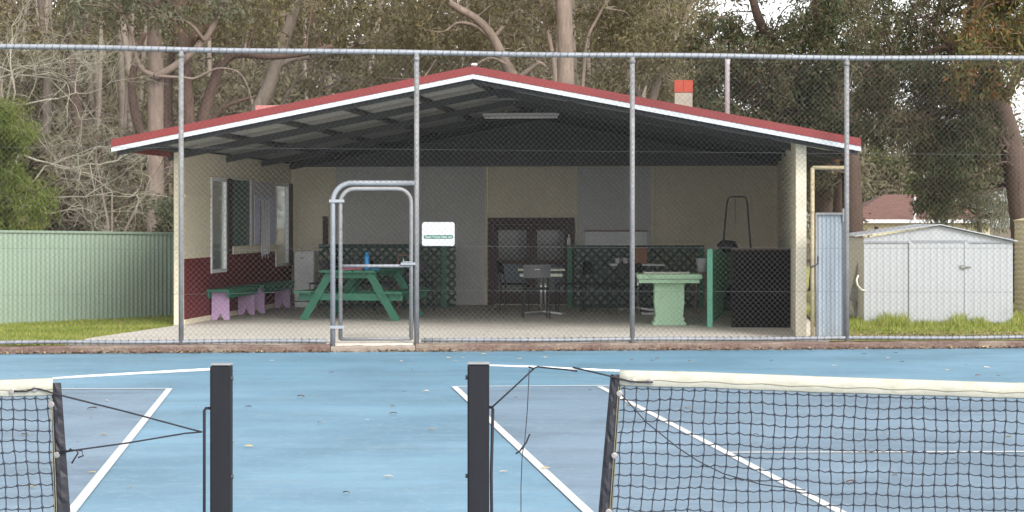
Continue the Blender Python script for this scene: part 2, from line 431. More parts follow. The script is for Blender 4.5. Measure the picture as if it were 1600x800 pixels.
# lawns
lm = lawn_mat()
mb = MB()
mb.add([KP(-700, .09, .135), KP(100, .09, .135), G(140, 528, .09), G(200, 519.5, .09), G(274, 509, .09), Vector((-5.1, 33.5, .09)), Vector((-16, 33.5, .09))], [tuple(range(7))])
mb.add([KP(1300, .09, .135), KP(2400, .09, .135), Vector((28, 66, .09)), Vector((5.2, 66, .09)), LW(4.5, 9, .09), LW(4.5, .45, .09)], [tuple(range(6))])
struct(mb.build('lawn', lm))
rng = np.random.default_rng(5)
gm = leafmat('grass_blades', [(.11, .17, .025), (.21, .27, .045), (.33, .36, .09), (.50, .42, .19)], .7, .3, 1.6)
def grass(pts, hgt, name):
    n = len(pts); ang = rng.uniform(0, 6.28, n); h = hgt * rng.uniform(.5, 1.25, n)
    w = .006 + .004 * rng.random(n); lean = rng.normal(0, .35, (n, 2)) * h[:, None]
    dx = np.stack([np.cos(ang) * w, np.sin(ang) * w], 1)
    z0 = np.full(n, .085)
    A = np.column_stack([pts - dx, z0]); B = np.column_stack([pts + dx, z0])
    Cc = np.column_stack([pts + lean, z0 + h])
    V = np.stack([A, B, Cc], 1).reshape(-1, 3); T = np.arange(3 * n).reshape(-1, 3)
    return struct(np_mesh(name, V, T, gm), 'stuff')
def inpoly(p, poly):
    x, y = p[:, 0], p[:, 1]; r = np.zeros(len(p), bool); j = len(poly) - 1
    for i in range(len(poly)):
        xi, yi = poly[i][:2]; xj, yj = poly[j][:2]
        r ^= ((yi > y) != (yj > y)) & (x < (xj - xi) * (y - yi) / (yj - yi + 1e-12) + xi); j = i
    return r
cand = np.column_stack([rng.uniform(-10, -4.8, 60000), rng.uniform(24, 32.5, 60000)])
pl = [KP(-200, 0, .16), KP(98, 0, .16), G(140, 528, .09), G(200, 519.5, .09), G(272, 509, .09), Vector((-5.2, 31.8, 0)), Vector((-9.6, 27.6, 0))]
cand = cand[inpoly(cand, pl)]
grass(cand[:22000], np.full(len(cand[:22000]), .045), 'grass')
cand = np.column_stack([rng.uniform(4.1, 9.5, 60000), rng.uniform(24.9, 34, 60000)])
pl = [KP(1318, 0, .25), KP(1900, 0, .25), Vector((9.5, 34, 0)), Vector((4.9, 34, 0))]
cand = cand[inpoly(cand, pl)]; cand = cand[(cand[:, 1] > 26.9 + .4 * np.sin(cand[:, 0] * 2.1)) | (rng.random(len(cand)) < .22)][:30000]
pxs = cand[:, 0] / cand[:, 1] * F + CX
hh = .035 + .025 * (cand[:, 1] > 27.2)
for c0, w0, a0 in ((1388, 20, .15), (1412, 8, .10), (1498, 14, .15), (1530, 10, .10), (1340, 14, .06), (1450, 25, .03), (1592, 14, .10)):
    hh = hh + a0 * np.exp(-((pxs - c0) / w0) ** 2) * (cand[:, 1] > 28.0)
grass(cand, hh, 'tall_grass')
# litter along the kerb foot and on the thin lawn edge
def litter(pts, z, L, W, m, name):
    n = len(pts); an = rng.uniform(0, 6.28, n); l = L * rng.uniform(.4, 1.3, n); w = W * rng.uniform(.5, 1.2, n)
    d = np.column_stack([np.cos(an) * l, np.sin(an) * l, rng.uniform(-.2, .6, n) * l]); e = np.column_stack([-np.sin(an) * w, np.cos(an) * w, rng.uniform(-.3, .3, n) * w])
    c = np.column_stack([pts, z + np.abs(d[:, 2]) / 2 + .006 + rng.uniform(.002, .006, n)])
    V = np.stack([c - d / 2, c + e / 2, c + d / 2, c - e / 2], 1).reshape(-1, 3)
    return struct(np_mesh(name, V, np.arange(4 * n).reshape(-1, 4), m), 'stuff')
lit = leafmat('leaf_litter_flakes', [(.07, .045, .03), (.16, .105, .065), (.30, .22, .14), (.46, .38, .26)], .8, .1, 2.5)
px_ = rng.uniform(-60, 1660, 1500); of = -np.abs(rng.normal(0, .07, 1500)) - .004
pp_ = np.array([tuple(KP(a_, 0, b_))[:2] for a_, b_ in zip(px_, of)])
litter(pp_, 0.0, .06, .032, lit, 'leaf_litter')
px_ = rng.uniform(1325, 1660, 2600); of = .16 + np.abs(rng.normal(0, .9, 2600))
pp_ = np.array([tuple(KP(a_, 0, b_))[:2] for a_, b_ in zip(px_, of)])
litter(pp_, .094, .05, .022, lit, 'leaf_litter')
px_ = rng.uniform(280, 1260, 260); of = .16 + rng.random(260) * 3.5
pp_ = np.array([tuple(KP(a_, 0, b_))[:2] for a_, b_ in zip(px_, of)])
litter(pp_, SL, .03, .015, lit, 'leaf_litter')

# ------------------------------------------------------------------ wire fence
RAIL = [(-420, 66), (-200, 69.5), (0, 72.5), (283, 77), (651, 82.5), (988, 86.5), (1323, 90), (1600, 91.5), (1800, 92.5), (2050, 93)]
def rail_h(px): return FH(px, float(np.interp(px, [p for p, _ in RAIL], [y for _, y in RAIL])))
fe = thing('chain_link_fence', FPt(0, .09), 'tall galvanised chain link fence with pipe rails along the kerb', 'fence')
def ftube(pts, r, n=10): return MB().tube([FPt(*p) for p in pts], r, n)
for px in (-420, -85, 283, 651, 988, 1323, 1662, 2000):
    s = FS(px); pb = ftube([(s, .06), (s, rail_h(px) + .0)], .0305, 12)
    pb.tube([FPt(s, rail_h(px) - .10), FPt(s, rail_h(px) - .055)], .036, 12)
    pb.build('post', M['galv_old'], fe, True)
samp = np.linspace(-420, 2050, 60)
ftube([(FS(p), rail_h(p) + .006 * math.sin(p * .013)) for p in samp], .031, 12).build('top_rail', M['galv'], fe, True)
BR = .130
for a, b in ((-420, 511), (658, 2050)):
    pp = np.linspace(a, b, 30)
    ftube([(FS(p), BR + .004 * math.sin(p * .02)) for p in pp], .0235, 10).build('bottom_rail', M['galv'], fe, True)
# lacing wound round the rails
for a, b, hf, r_, nm in ((-420, 2050, rail_h, .036, 0), (-420, 511, lambda p: BR, .028, 0), (658, 2050, lambda p: BR, .028, 0)):
    s0, s1 = FS(a), FS(b); n = int((s1 - s0) / .09); pts = []
    pxl = np.linspace(a, b, 400); sl = np.array([FS(p) for p in pxl])
    for i in range(n * 10):
        t = i / 10; s = s0 + t * .09; px = float(np.interp(s, sl, pxl)); an = 2 * math.pi * t
        pts.append(FPt(s + .025 * math.sin(an), hf(px) + r_ * math.sin(an), r_ * math.cos(an)))
    MB().tube(pts, .0033, 4).build('lacing', M['lacing'], fe)
# straining wires
for pts in ([(-420, 229), (0, 230), (283, 231), (651, 233.5), (988, 237), (1323, 240), (1700, 243), (2050, 246)],
            [(-420, 387), (0, 388), (283, 390), (440, 391), (516, 383)], [(655, 384), (988, 387), (1323, 388), (2050, 387)],
            [(-420, 460), (0, 461), (283, 460), (516, 455)], [(655, 454), (988, 455), (1323, 456), (2050, 457)]):
    ftube([(FS(p), FH(p, y), -.01) for p, y in pts], .0019, 5).build('straining_wire', M['wire'], fe)
# the woven mesh
PITCH = .068
def weave(s0, s1, bottom, top, name, parent, r=.0016, ox=0.0):
    xs, V, Q = np.arange(s0, s1, PITCH / 2), [], []
    o = 0
    pxl = np.linspace(-500, 2100, 300); sl = np.array([FS(p) for p in pxl])
    for kx, x in enumerate(xs):
        zb, zt = bottom(x), top(x)
        n = int((zt - zb) / (PITCH / 2)) + 1
        if n < 3: continue
        j = np.arange(n)
        j0 = int(round(zb / (PITCH / 2)))
        sx = x + ((j + j0 + kx) % 2) * (PITCH / 2) + .002 * np.sin(x * 7 + j * .3)
        z = (j + j0) * (PITCH / 2) + .012 * np.sin(x * 1.3)
        off = ox + .003 * (((j + j0 + kx) % 2) * 2 - 1) + .004 * np.sin(x * .9 + z * 1.1)
        c = np.column_stack([FU.x * sx + FN.x * off, YF + FU.y * sx + FN.y * off, z])
        ring = np.array([[r, 0, 0], [0, r, 0], [-r, 0, 0], [0, -r, 0]])
        V.append((c[:, None, :] + ring[None]).reshape(-1, 3))
        b = o + (np.arange(n - 1) * 4)[:, None]
        for a in range(4):
            Q.append(np.column_stack([b[:, 0] + a, b[:, 0] + (a + 1) % 4, b[:, 0] + 4 + (a + 1) % 4, b[:, 0] + 4 + a]))
        o += n * 4
    return np_mesh(name, np.concatenate(V), np.concatenate(Q), M['wire'], parent, True)
GA0, GA1, GATOP = FS(519), FS(651), FH(585, 286)
PX_S = np.linspace(-500, 2100, 300); S_S = np.array([FS(p) for p in PX_S])
weave(FS(-410), FS(1980), lambda s: GATOP if GA0 < s < GA1 - .03 else .12, lambda s: rail_h(float(np.interp(s, S_S, PX_S))), 'wire_mesh', fe, ox=-.037)
# arch pipe over the gate, fixed to the fence
def arc(cx, cz, r_, a0, a1, n=8): return [(cx + r_ * math.cos(R(a0 + (a1 - a0) * i / n)), cz + r_ * math.sin(R(a0 + (a1 - a0) * i / n))) for i in range(n + 1)]
s0, rr = FS(520), .23
ftube([(s0, .04)] + [(s, z) for s, z in arc(s0 + rr, GATOP - rr, rr, 180, 90)] + [(FS(648), GATOP)], .031, 12).build('gate_arch', M['galv'], fe, True)
# gate leaf
ga, gb, gt = FS(532), FS(642.5), FH(585, 295)
gate = thing('gate', FPt((ga + gb) / 2, .09), 'narrow galvanised wire gate with round top corners and middle bar', 'gate')
rr = .17
ftube([(ga, .14)] + arc(ga + rr, gt - rr, rr, 180, 90) + arc(gb - rr, gt - rr, rr, 90, 0) + [(gb, .14)], .025, 12).build('gate_frame', M['galv_old'], gate, True)
ftube([(ga, .15), (gb, .15)], .020, 10).build('bottom_rail', M['galv_old'], gate, True)
ftube([(ga, FH(585, 415.5)), (gb, FH(585, 415.5))], .019, 10).build('middle_rail', M['galv'], gate, True)
weave(ga + .005, gb - .03, lambda s: .15, lambda s: gt - .03, 'wire_mesh', gate, ox=-.03)
for py in (314, 511):
    h = FH(525, py)
    mb = MB(); mb.tube([FPt(FS(520), h - .02), FPt(FS(520), h + .02)], .037, 12)
    mb.tube([FPt(ga, h - .02), FPt(ga, h + .02)], .031, 12)
    mb.bar(FPt(FS(514), h, -.04), FPt(FS(538), h, -.04), .01, .035); mb.build('hinge', M['galv'], gate)
mb = MB(); h = FH(640, 412)
mb.bar(FPt(FS(626), h, -.03), FPt(FS(649), h, -.03), .012, .03); mb.tube([FPt(FS(629), h + .02, -.035), FPt(FS(643), h + .02, -.035)], .008, 8)
mb.tube([FPt(FS(630), h + .02, -.035), FPt(FS(630), h + .06, -.035)], .006, 6)
mb.build('latch', M['galv'], gate)
# sign
sg = thing('sign', FPt(FS(685), FH(685, 384)), 'white rectangular sign with green lettered band wired to the fence', 'sign')
x0, x1, z0, z1 = FS(659.5), FS(710.5), FH(685, 384.5), FH(685, 347)
mb = MB(); rc = .03; pl = []
for cx_, cz_, a0 in ((x1 - rc, z1 - rc, 0), (x0 + rc, z1 - rc, 90), (x0 + rc, z0 + rc, 180), (x1 - rc, z0 + rc, 270)):
    pl += [FPt(s, z, .016) for s, z in arc(cx_, cz_, rc, a0, a0 + 90, 4)]
mb.prism(pl, FN * .006); mb.build('sign_panel', M['sign_white'], sg)
mb = MB(); bz0, bz1, bx0, bx1 = FH(685, 373), FH(685, 367.3), FS(662.3), FS(708); rc = .018; pl = []
for cx_, cz_, a0 in ((bx1 - rc, bz1 - rc, 0), (bx0 + rc, bz1 - rc, 90), (bx0 + rc, bz0 + rc, 180), (bx1 - rc, bz0 + rc, 270)):
    pl += [FPt(s, z, .0125) for s, z in arc(cx_, cz_, rc, a0, a0 + 90, 4)]
mb.prism(pl, FN * .0035); mb.build('sign_band', M['sign_green'], sg)
tcu = bpy.data.curves.new('sign_lettering', 'FONT'); tcu.body = 'Guide Trophy follow suit'; tcu.size = .040; tcu.extrude = .0006
tcu.align_x = 'CENTER'; tcu.align_y = 'CENTER'
to = bpy.data.objects.new('tmp_text', tcu); C.objects.link(to)
dg = bpy.context.evaluated_depsgraph_get(); tm = bpy.data.meshes.new_from_object(to.evaluated_get(dg)); bpy.data.objects.remove(to)
tw = max(v.co.x for v in tm.vertices) - min(v.co.x for v in tm.vertices)
tl = bpy.data.objects.new('sign_lettering', tm); C.objects.link(tl); tm.materials.append(M['white']); tl.parent = sg
f_ = (bx1 - bx0 - .035) / tw
c_ = FPt((bx0 + bx1) / 2, (bz0 + bz1) / 2, .0105) - sg.location
tl.matrix_local = Matrix.Translation(c_) @ Matrix(((FU.x, 0, FN.x * -1, 0), (FU.y, 0, FN.y * -1, 0), (0, 1, 0, 0), (0, 0, 0, 1))) @ Matrix.Diagonal((f_, 1, 1, 1))

# ------------------------------------------------------------------ green sheet fence
gf = thing('sheet_fence', (-6.3, 30.4, .07), 'pale green corrugated steel fence along the grass left of the pavilion', 'fence')
path = [Vector((-14.4, 25.0, 0)), Vector((-9.7, 27.4, 0)), Vector((-7.37, 29.2, 0)), Vector((-5.25, 31.65, 0)), LW(-5.25, 12.0)]
segs = []
for a, b in zip(path[:-1], path[1:]):
    L = (b - a).length; n = int(L / .0135); d = (b - a).normalized(); nn = Vector((d.y, -d.x, 0))
    prof = [0, .006, .012, .012, .006, 0, 0]
    for i in range(n):
        q = (0, .4, 1, 1, .4, 0)[i % 6]
        segs.append(a + d * (i * L / n) + nn * .008 * q)
mb = MB(); N = len(segs); tops = []
for p in segs:
    px = p.x / p.y * F + CX; h = float(np.interp(px, [-200, 0, 275, 400], [1.44, 1.43, 1.385, 1.385]))
    tops.append(h); 
mb.add([Vector((p.x, p.y, .05)) for p in segs] + [Vector((p.x, p.y, h)) for p, h in zip(segs, tops)], [(i, i + 1, N + i + 1, N + i) for i in range(N - 1)])
mb.build('sheet', M['fence_green'], gf)
mb = MB()
for a, b in zip(path[:-1], path[1:]):
    ha, hb = [float(np.interp(p.x / p.y * F + CX, [-200, 0, 275, 400], [1.44, 1.43, 1.385, 1.385])) for p in (a, b)]
    mb.bar(Vector((a.x, a.y, ha + .004)), Vector((b.x, b.y, hb + .004)), .055, .035)
mb.build('capping', M['fence_green'], gf)

# ------------------------------------------------------------------ pavilion
pv = thing('pavilion', PO, 'open fronted cream club pavilion with red gable roof', 'building', rz=-PA)
class LB(MB):                                   # builder in pavilion coordinates
    def build(s, name, mat, parent=pv, smooth=False, bevel=0.0): return MB.build(s, name, mat, parent, smooth, False, bevel)
TAN = .193
AP = 3.553                                      # ridge height
def roof_z(x): return AP - TAN * abs(x)
XL, XR, YB, YD = -4.76, 4.90, 10.35, 9.82
WI, WO = -4.49, -4.56
wl0 = 2.54
DADO = 1.04
y_w = {p: Ly(p, WI) for p in (329, 353, 360, 392, 430, 450, 455)}
ywall_top = roof_z(WI) - .09
# left side wall
lw = LB()
lw.box((WO, wl0, DADO), (WI, y_w[329], ywall_top))
lw.box((WO, y_w[329], 2.24), (WI, y_w[455], ywall_top))
lw.box((WO, y_w[455], DADO), (WI, YD, ywall_top))
lwall = lw.build('side_wall', M['cream'])
LB().box((WI - .143, wl0 - .012, SL), (WI + .003, wl0, ywall_top + .004)).build('wall_end', M['cream_light'], lwall)
LB().box((WI, wl0 + .02, 1.925), (WI + .018, y_w[329] - .01, 1.975)).build('batten', M['cream'], lwall)
br = LB(); br.box((WO, wl0, SL + .07), (WI, y_w[329], DADO)); br.box((WO, y_w[329], SL + .07), (WI, y_w[353], .79))
br.box((WO, y_w[353], SL + .07), (WI, y_w[430], 1.06)); br.box((WO, y_w[430], SL + .07), (WI, y_w[455], .79)); br.box((WO, y_w[455], SL + .07), (WI, YD, DADO))
br.build('brick_dado', M['red_brick'], lwall)
LB().box((WO - .01, wl0 + .003, SL), (WI + .012, YD, SL + .07)).build('plinth', M['cream_light'], lwall)
for a, b in ((329, 353), (430, 450)):
    w = LB(); ya, yb = y_w[a] + .005, y_w[b] - .005; z0, z1 = .795, 2.235; fw = .05
    for p0, p1 in (((ya, z0), (ya + fw, z1)), ((yb - fw, z0), (yb, z1)), ((ya + fw, z0), (yb - fw, z0 + fw)), ((ya + fw, z1 - fw), (yb - fw, z1))):
        w.box((WI - .045, p0[0], p0[1]), (WI + .02, p1[0], p1[1]))
    wo = w.build('window', M['white'], lwall)
    LB().box((WI - .03, ya + fw, z0 + fw), (WI - .024, yb - fw, z1 - fw)).build('pane', M['glass'], wo)
for a, b in ((353, 360), (450, 455)):
    LB().box((WO + .005, y_w[a], .80 if a > 400 else 1.065), (WI + .035, y_w[b], 2.24)).build('window_post', M['timber_dark'], lwall)
LB().box((WO + .01, y_w[360], 1.185), (WI - .02, y_w[392], 2.238)).build('green_panel', M['green_pane'], lwall)
LB().box((WO + .01, y_w[392], 1.185), (WI + .01, y_w[430], 2.238)).build('grey_panel', M['white_wash'], lwall)
LB().box((WO - .02, y_w[360], 1.062), (WI + .05, y_w[430] + .02, 1.182)).build('sill', M['cream_light'], lwall)
# back wall and gable
bw = LB(); bw.box((WI + .002, YD, SL), (4.115, YD + .14, Lh(260, 0, YD))); bwall = bw.build('back_wall', M['cream'])
def back_panel(name, pxa, pxb, pya, pyb, mat, dep=.02, y=YD):
    xa, xb = Lx(pxa, y), Lx(pxb, y); zb, za = Lh(pyb, xa, y), Lh(pya, xa, y)
    return LB().box((xa, y - dep, zb), (xb, y - .001, za)).build(name, mat, bwall)
back_panel('wall_panel', 525, 758, 261, 478, M['grey_board'], .018)
back_panel('wall_panel', 902, 1017, 261, 478, M['bluegrey_board'], .018)
back_panel('corner_strip', 757.5, 761.5, 261, 477, M['cream'], .03)
back_panel('corner_strip', 1017.5, 1020, 261, 478, M['cream'], .03)
back_panel('notice_rail', 505, 513, 338, 392, M['timber_dark'], .04)
# door with two glazed leaves
xa, xb = Lx(763, YD), Lx(898, YD); zt = Lh(340, 0, YD)
d = LB()
d.box((xa, YD - .06, SL), (xa + .09, YD - .001, zt)); d.box((xb - .09, YD - .06, SL), (xb, YD - .001, zt)); d.box((xa + .09, YD - .06, zt - .12), (xb - .09, YD - .001, zt))
door = d.build('door', M['timber_dark'], bwall)
xm = Lx(831, YD)
for a, b in ((xa + .093, xm - .003), (xm + .003, xb - .093)):
    lf = LB(); st = .09
    for q in (((a, SL + .02), (a + st, zt - .123)), ((b - st, SL + .02), (b, zt - .123)), ((a + st, SL + .02), (b - st, SL + .22)), ((a + st, zt - .123 - .1), (b - st, zt - .123)), ((a + st, .82), (b - st, .9))):
        lf.box((q[0][0], YD - .05, q[0][1]), (q[1][0], YD - .01, q[1][1]))
    lo = lf.build('door_leaf', M['timber_dark'], bwall)
    LB().box((a + st, YD - .035, .9), (b - st, YD - .028, zt - .223)).build('pane', M['door_glass'], lo)
    LB().box((a + st, YD - .035, SL + .22), (b - st, YD - .028, .82)).build('pane', M['door_glass'], lo)
gz = Lh(260, 0, YD) + .002
gx = LB()
rows_ = []
nst = 46
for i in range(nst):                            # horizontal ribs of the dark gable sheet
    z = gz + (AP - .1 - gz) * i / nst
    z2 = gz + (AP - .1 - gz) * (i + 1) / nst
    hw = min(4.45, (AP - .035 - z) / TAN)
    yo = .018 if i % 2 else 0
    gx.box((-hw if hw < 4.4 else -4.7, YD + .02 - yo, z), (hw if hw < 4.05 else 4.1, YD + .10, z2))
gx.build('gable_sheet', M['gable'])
# right side wall, front post, low brick wall
LB().box((4.11, .50, SL), (4.24, YD + .14, roof_z(4.24) - .06)).build('side_wall', M['cream'])
LB().box((Lx(1243.5, .33), .33, SL - .02), (Lx(1260, .33), .49, roof_z(4.2) - .07)).build('post', M['cream_light'], bevel=.004)
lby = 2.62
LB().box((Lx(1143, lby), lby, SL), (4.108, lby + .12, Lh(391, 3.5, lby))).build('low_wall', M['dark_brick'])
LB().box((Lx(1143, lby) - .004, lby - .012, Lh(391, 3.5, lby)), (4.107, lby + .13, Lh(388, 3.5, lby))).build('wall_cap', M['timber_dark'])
# roof
def slope_slab(b, x0, x1, y0, y1, dz0, dz1):    # between two x, offsets from the roof top surface
    pts = [Vector((x, y0, roof_z(x) + dz)) for x, dz in ((x0, dz0), (x1, dz0), (x1, dz1), (x0, dz1))]
    b.prism(pts, (0, y1 - y0, 0)); return b
rf = LB(); slope_slab(rf, XL, 0, .0, YB, -.028, 0); slope_slab(rf, 0, XR, .0, YB, -.028, 0); roof = rf.build('roof', M['red_roof'])
# corrugated underside
def under(x0, x1):
    b = LB(); n = int((YB - .05) / .0325)
    vs = []
    for i in range(n + 1):
        y = .03 + i * (YB - .06) / n; dz = -.034 - (.016 if (i // 2) % 2 else 0)
        vs += [Vector((x0, y, roof_z(x0) + dz)), Vector((x1, y, roof_z(x1) + dz))]
    b.add(vs, [(2 * i, 2 * i + 1, 2 * i + 3, 2 * i + 2) for i in range(n)]); return b
for a, b in ((XL + .01, -.001), (.001, XR - .01)): under(a, b).build('roof_lining', M['soffit'], roof)
for y in (.10, 2.55, 5.0, 7.4, 9.6):
    b = LB(); slope_slab(b, XL + .03, -.002, y, y + .06, -.20, -.105); slope_slab(b, .002, XR - .03, y, y + .06, -.20, -.105)
    b.build('rafter', M['rafter'], roof)
for sgn, lim in ((-1, 4.6), (1, 4.75)):
    for i in range(6):
        x = sgn * (.12 + i * (lim - .15) / 5)
        b = LB(); slope_slab(b, x - .035, x + .035, .17, YD, -.103, -.052); b.build('purlin', M['rafter'], roof)
for a, b in ((XL, 0), (0, XR)):
    t = LB(); slope_slab(t, a, b, -.045, -.001, -.088, .012); t.build('barge_cap', M['red_roof'], roof)
    t = LB(); slope_slab(t, a, b, -.038, -.002, -.150, -.090); t.build('fascia', M['white_trim'], roof)
LB().lathe((0, .05, AP + .01), [(.02, 0), (.045, .02), (.03, .045)], 10).build('ridge_knob', M['white'], roof)
for x, w in ((XL, -.09), (XR, .09)):            # gutters along the eaves
    z = roof_z(x) - .02
    g_ = LB(); g_.box((min(x, x - w), .01, z - .115), (max(x, x - w), YB, z - .035)); g_.build('gutter', M['red_roof'], roof)
LB().tube([(Lx(678, 4.2), 4.2, Lh(154, -.5, 4.2)), (Lx(830, 4.2), 4.2, Lh(154.5, .4, 4.2))], .018, 8).build('tie_bar', M['galv_old'], roof)
ly_ = 5.2; z = Lh(182, 0, ly_)
lt = LB().box((Lx(755, ly_), ly_ - .06, z + .01), (Lx(873, ly_), ly_ + .06, z + .05)).build('light_fitting', M['white_wash'], roof)
LB().tube([(Lx(757, ly_), ly_, z - .012), (Lx(871, ly_), ly_, z - .012)], .02, 8).build('tube', M['white'], lt, True)
for p in (790, 838): LB().tube([(Lx(p, ly_), ly_, z + .05), (Lx(p, ly_), ly_, roof_z(Lx(p, ly_)) - .05)], .008, 6).build('hanger', M['galv_old'], lt)
# beam across the front of the side bay and the pipe frame by the post
# ------------------------------------------------------------------ clubhouse behind the pavilion
ch = thing('clubhouse', LW(0, 12, .07), 'low clubhouse with faded red hipped roof peeking behind the pavilion', 'building', rz=-PA)
CHM = Matrix.Translation(-Vector((0, 12, .07)))
class CB(MB):
    def build(s, name, mat, parent=ch, smooth=False, bevel=0.0):
        s.v = [CHM @ p for p in s.v]; return MB.build(s, name, mat, parent, smooth, False, bevel)
ry = 13.8
xl_, xr_ = Lx(399, ry), Lx(1040, ry); rz_ = Lh(163.5, -3.9, ry)
CB().box((-4.3, 10.7, .07), (3.2, 16.9, 2.55)).build('wall', M['house_cream'])
e = [(-5.3, 10.5, 2.45), (3.7, 10.5, 2.45), (3.7, 17.1, 2.45), (-5.3, 17.1, 2.45), (xl_, ry, rz_), (xr_, ry, rz_)]
CB().add(e, [(0, 1, 5, 4), (1, 2, 5), (2, 3, 4, 5), (3, 0, 4), (3, 2, 1, 0)]).build('roof', M['pinkroof'])
cy = 13.0; x0, x1 = Lx(1053.5, cy), Lx(1082.5, cy); zc = Lh(144, 3, cy); ztop = Lh(125, 3, cy)
chim = CB().box((x0 + .01, cy, 2.2), (x1 - .01, cy + .34, zc)).build('chimney', M['chimney'])
for i in range(2):
    w = (x1 - x0) / 2
    CB().box((x0 + w * i + .001, cy - .015, zc), (x0 + w * (i + 1) - .001, cy + .355, ztop)).build('chimney_pot', M['orange'], chim, bevel=.004)
fy = 12.0; xf = Lx(1136.5, fy)
CB().tube([(xf, fy, 2.0), (xf, fy, Lh(102, 3.5, fy)), (xf + .006, fy, Lh(92, 3.5, fy))], [.045, .045, .05], 12).build('flue_pipe', M['flue'], smooth=True)

# ------------------------------------------------------------------ pavilion contents
def wbox(b, px0, px1, py0, py1, Y, dep):
    p, q = P(px0, py1, Y), P(px1, py0, Y); b.box((p.x, Y, p.z), (q.x, Y + dep, q.z)); return b
# benches on the left wall: local x along the bench
def bench(p0, p1, label):
    L = (p1 - p0).length; ang = math.atan2(p1.y - p0.y, p1.x - p0.x)
    t = thing('bench', Vector((p0.x, p0.y, SL)), label, 'bench', 'lilac legged benches along the brick wall', ang)
    b = MB(); b.box((-.12, -.17, .42), (L + .12, .17, .46)); b.build('seat', M['green'], t, world=False, bevel=.004)
    for s_ in (-1, 1):
        b = MB(); b.box((-.08, s_ * .15 - .012, .33), (L + .08, s_ * .15 + .012, .418)); b.build('seat_rail', M['green'] if s_ < 0 else M['green'], t, world=False)
    for x in (.05, L - .05):
        b = MB(); b.prism([(x, -.13, .418), (x, .13, .418), (x, .135, 0), (x, .055, 0), (x, 0, .10), (x, -.055, 0), (x, -.135, 0)], (.035, 0, 0))
        b.build('leg', M['lilac'], t, world=False)
    return t
q = LW(WI + .34, 0); 
def wallpt(px, py): return G(px, py, SL)
b0 = wallpt(343, 500); yl0 = (b0 - PO).dot(Vector((PS, PC, 0)))
xb_ = (b0 - PO).dot(Vector((PC, -PS, 0)))
bench(LW(xb_, yl0), LW(xb_, yl0 + 1.75), 'front bench with green seat and notched lilac legs against red brick wall')
bench(LW(xb_ + .02, yl0 + 2.25), LW(xb_ + .02, yl0 + 4.3), 'rear bench with green seat and lilac legs beside the white cabinet')

# picnic table
pt0 = G(546, 501, SL); PT = thing('picnic_table', pt0, 'green timber picnic table with A frame legs and attached seats', 'table', rz=-R(11))
w, Lt = .87, 1.75
for i in range(5):
    x = -w / 2 + .005 + i * w / 5
    MB().box((x, -.12, .715), (x + w / 5 - .012, Lt, .75)).build('tabletop', M['green'], PT, world=False, bevel=.003) if i == 0 else None
tb = MB()
for i in range(1, 5):
    x = -w / 2 + .005 + i * w / 5; tb.box((x, -.12, .715), (x + w / 5 - .012, Lt, .75))
o0 = kids(PT)[0]; bpy.data.objects.remove(o0)
tb = MB()
for i in range(5):
    x = -w / 2 + i * w / 5; tb.box((x, -.12, .715), (x + w / 5 - .010, Lt, .75))
tb.build('tabletop', M['green'], PT, world=False)
for s_ in (-1, 1):
    b = MB(); xx = s_ * .70
    b.box((xx - .13, -.12, .405), (xx - .005, Lt, .44)); b.box((xx + .005, -.12, .405), (xx + .13, Lt, .44)); b.build('seat', M['green'], PT, world=False)
for y in (.02, Lt - .2):
    for s_ in (-1, 1):
        b = MB(); b.bar((s_ * .72, y, 0.0), (s_ * .30, y, .713), .038, .115, (s_, 0, .6)); b.build('leg', M['green'], PT, world=False)
    MB().box((-.80, y + .022, .30), (.80, y + .055, .402)).build('cross_brace', M['green'], PT, world=False)
    MB().box((-.40, y + .022, .63), (.40, y + .055, .713)).build('top_bearer', M['green'], PT, world=False)
MB().bar((0, .10, .36), (0, .75, .69), .035, .08).build('diagonal_brace', M['green'], PT, world=False)
PTM = Matrix.Translation(pt0) @ Matrix.Rotation(-R(11), 4, 'Z')
def on_table(x, y): return PTM @ Vector((x, y, .752))
bo = thing('water_bottle', on_table(.20, .25), 'bright blue drink bottle standing on the green picnic table', 'bottle')
bl = bo.location
MB().lathe(bl, [(.036, 0), (.038, .01), (.038, .19), (.030, .215)], 16).build('body', M['blue'], bo, True)
MB().lathe(bl + Vector((0, 0, .216)), [(.03, 0), (.03, .03), (.018, .036), (.018, .05)], 12).build('cap', M['blue'], bo, True)
rg = MB(); rr_ = random.Random(4); c0 = on_table(-.05, .3)
for i in range(9):
    rg.obox(c0 + Vector((rr_.uniform(-.13, .13), rr_.uniform(-.06, .06), .018)), (.05, .02 * rr_.random(), .01 * rr_.random()), (-.01, .03, .006), (0, .003, .014))
tag(rg.build('cloth', M['pink']), 'crumpled pink and dark cloth lying on the picnic table', 'cloth')
hp = MB(); c1 = on_table(-.28, .5)
hp.box(c1 + Vector((-.12, -.08, 0)), c1 + Vector((.12, .08, .09))); tag(hp.build('bag', M['black'], bevel=.025), 'small black bag at the left end of the picnic table', 'bag')
kb = MB(); c2 = bl + Vector((.10, .02, 0)); kb.box(c2 + Vector((-.04, -.03, 0)), c2 + Vector((.09, .03, .018)))
tag(kb.build('phone', M['blue'], bevel=.004), 'flat blue case lying right of the blue bottle', 'case')
# wooden frame on the far end of the picnic table
fr = on_table(.56, .8)
wf = thing('wooden_frame', Vector((fr.x, fr.y, fr.z)), 'small brown timber frame standing behind the gate latch', 'frame')
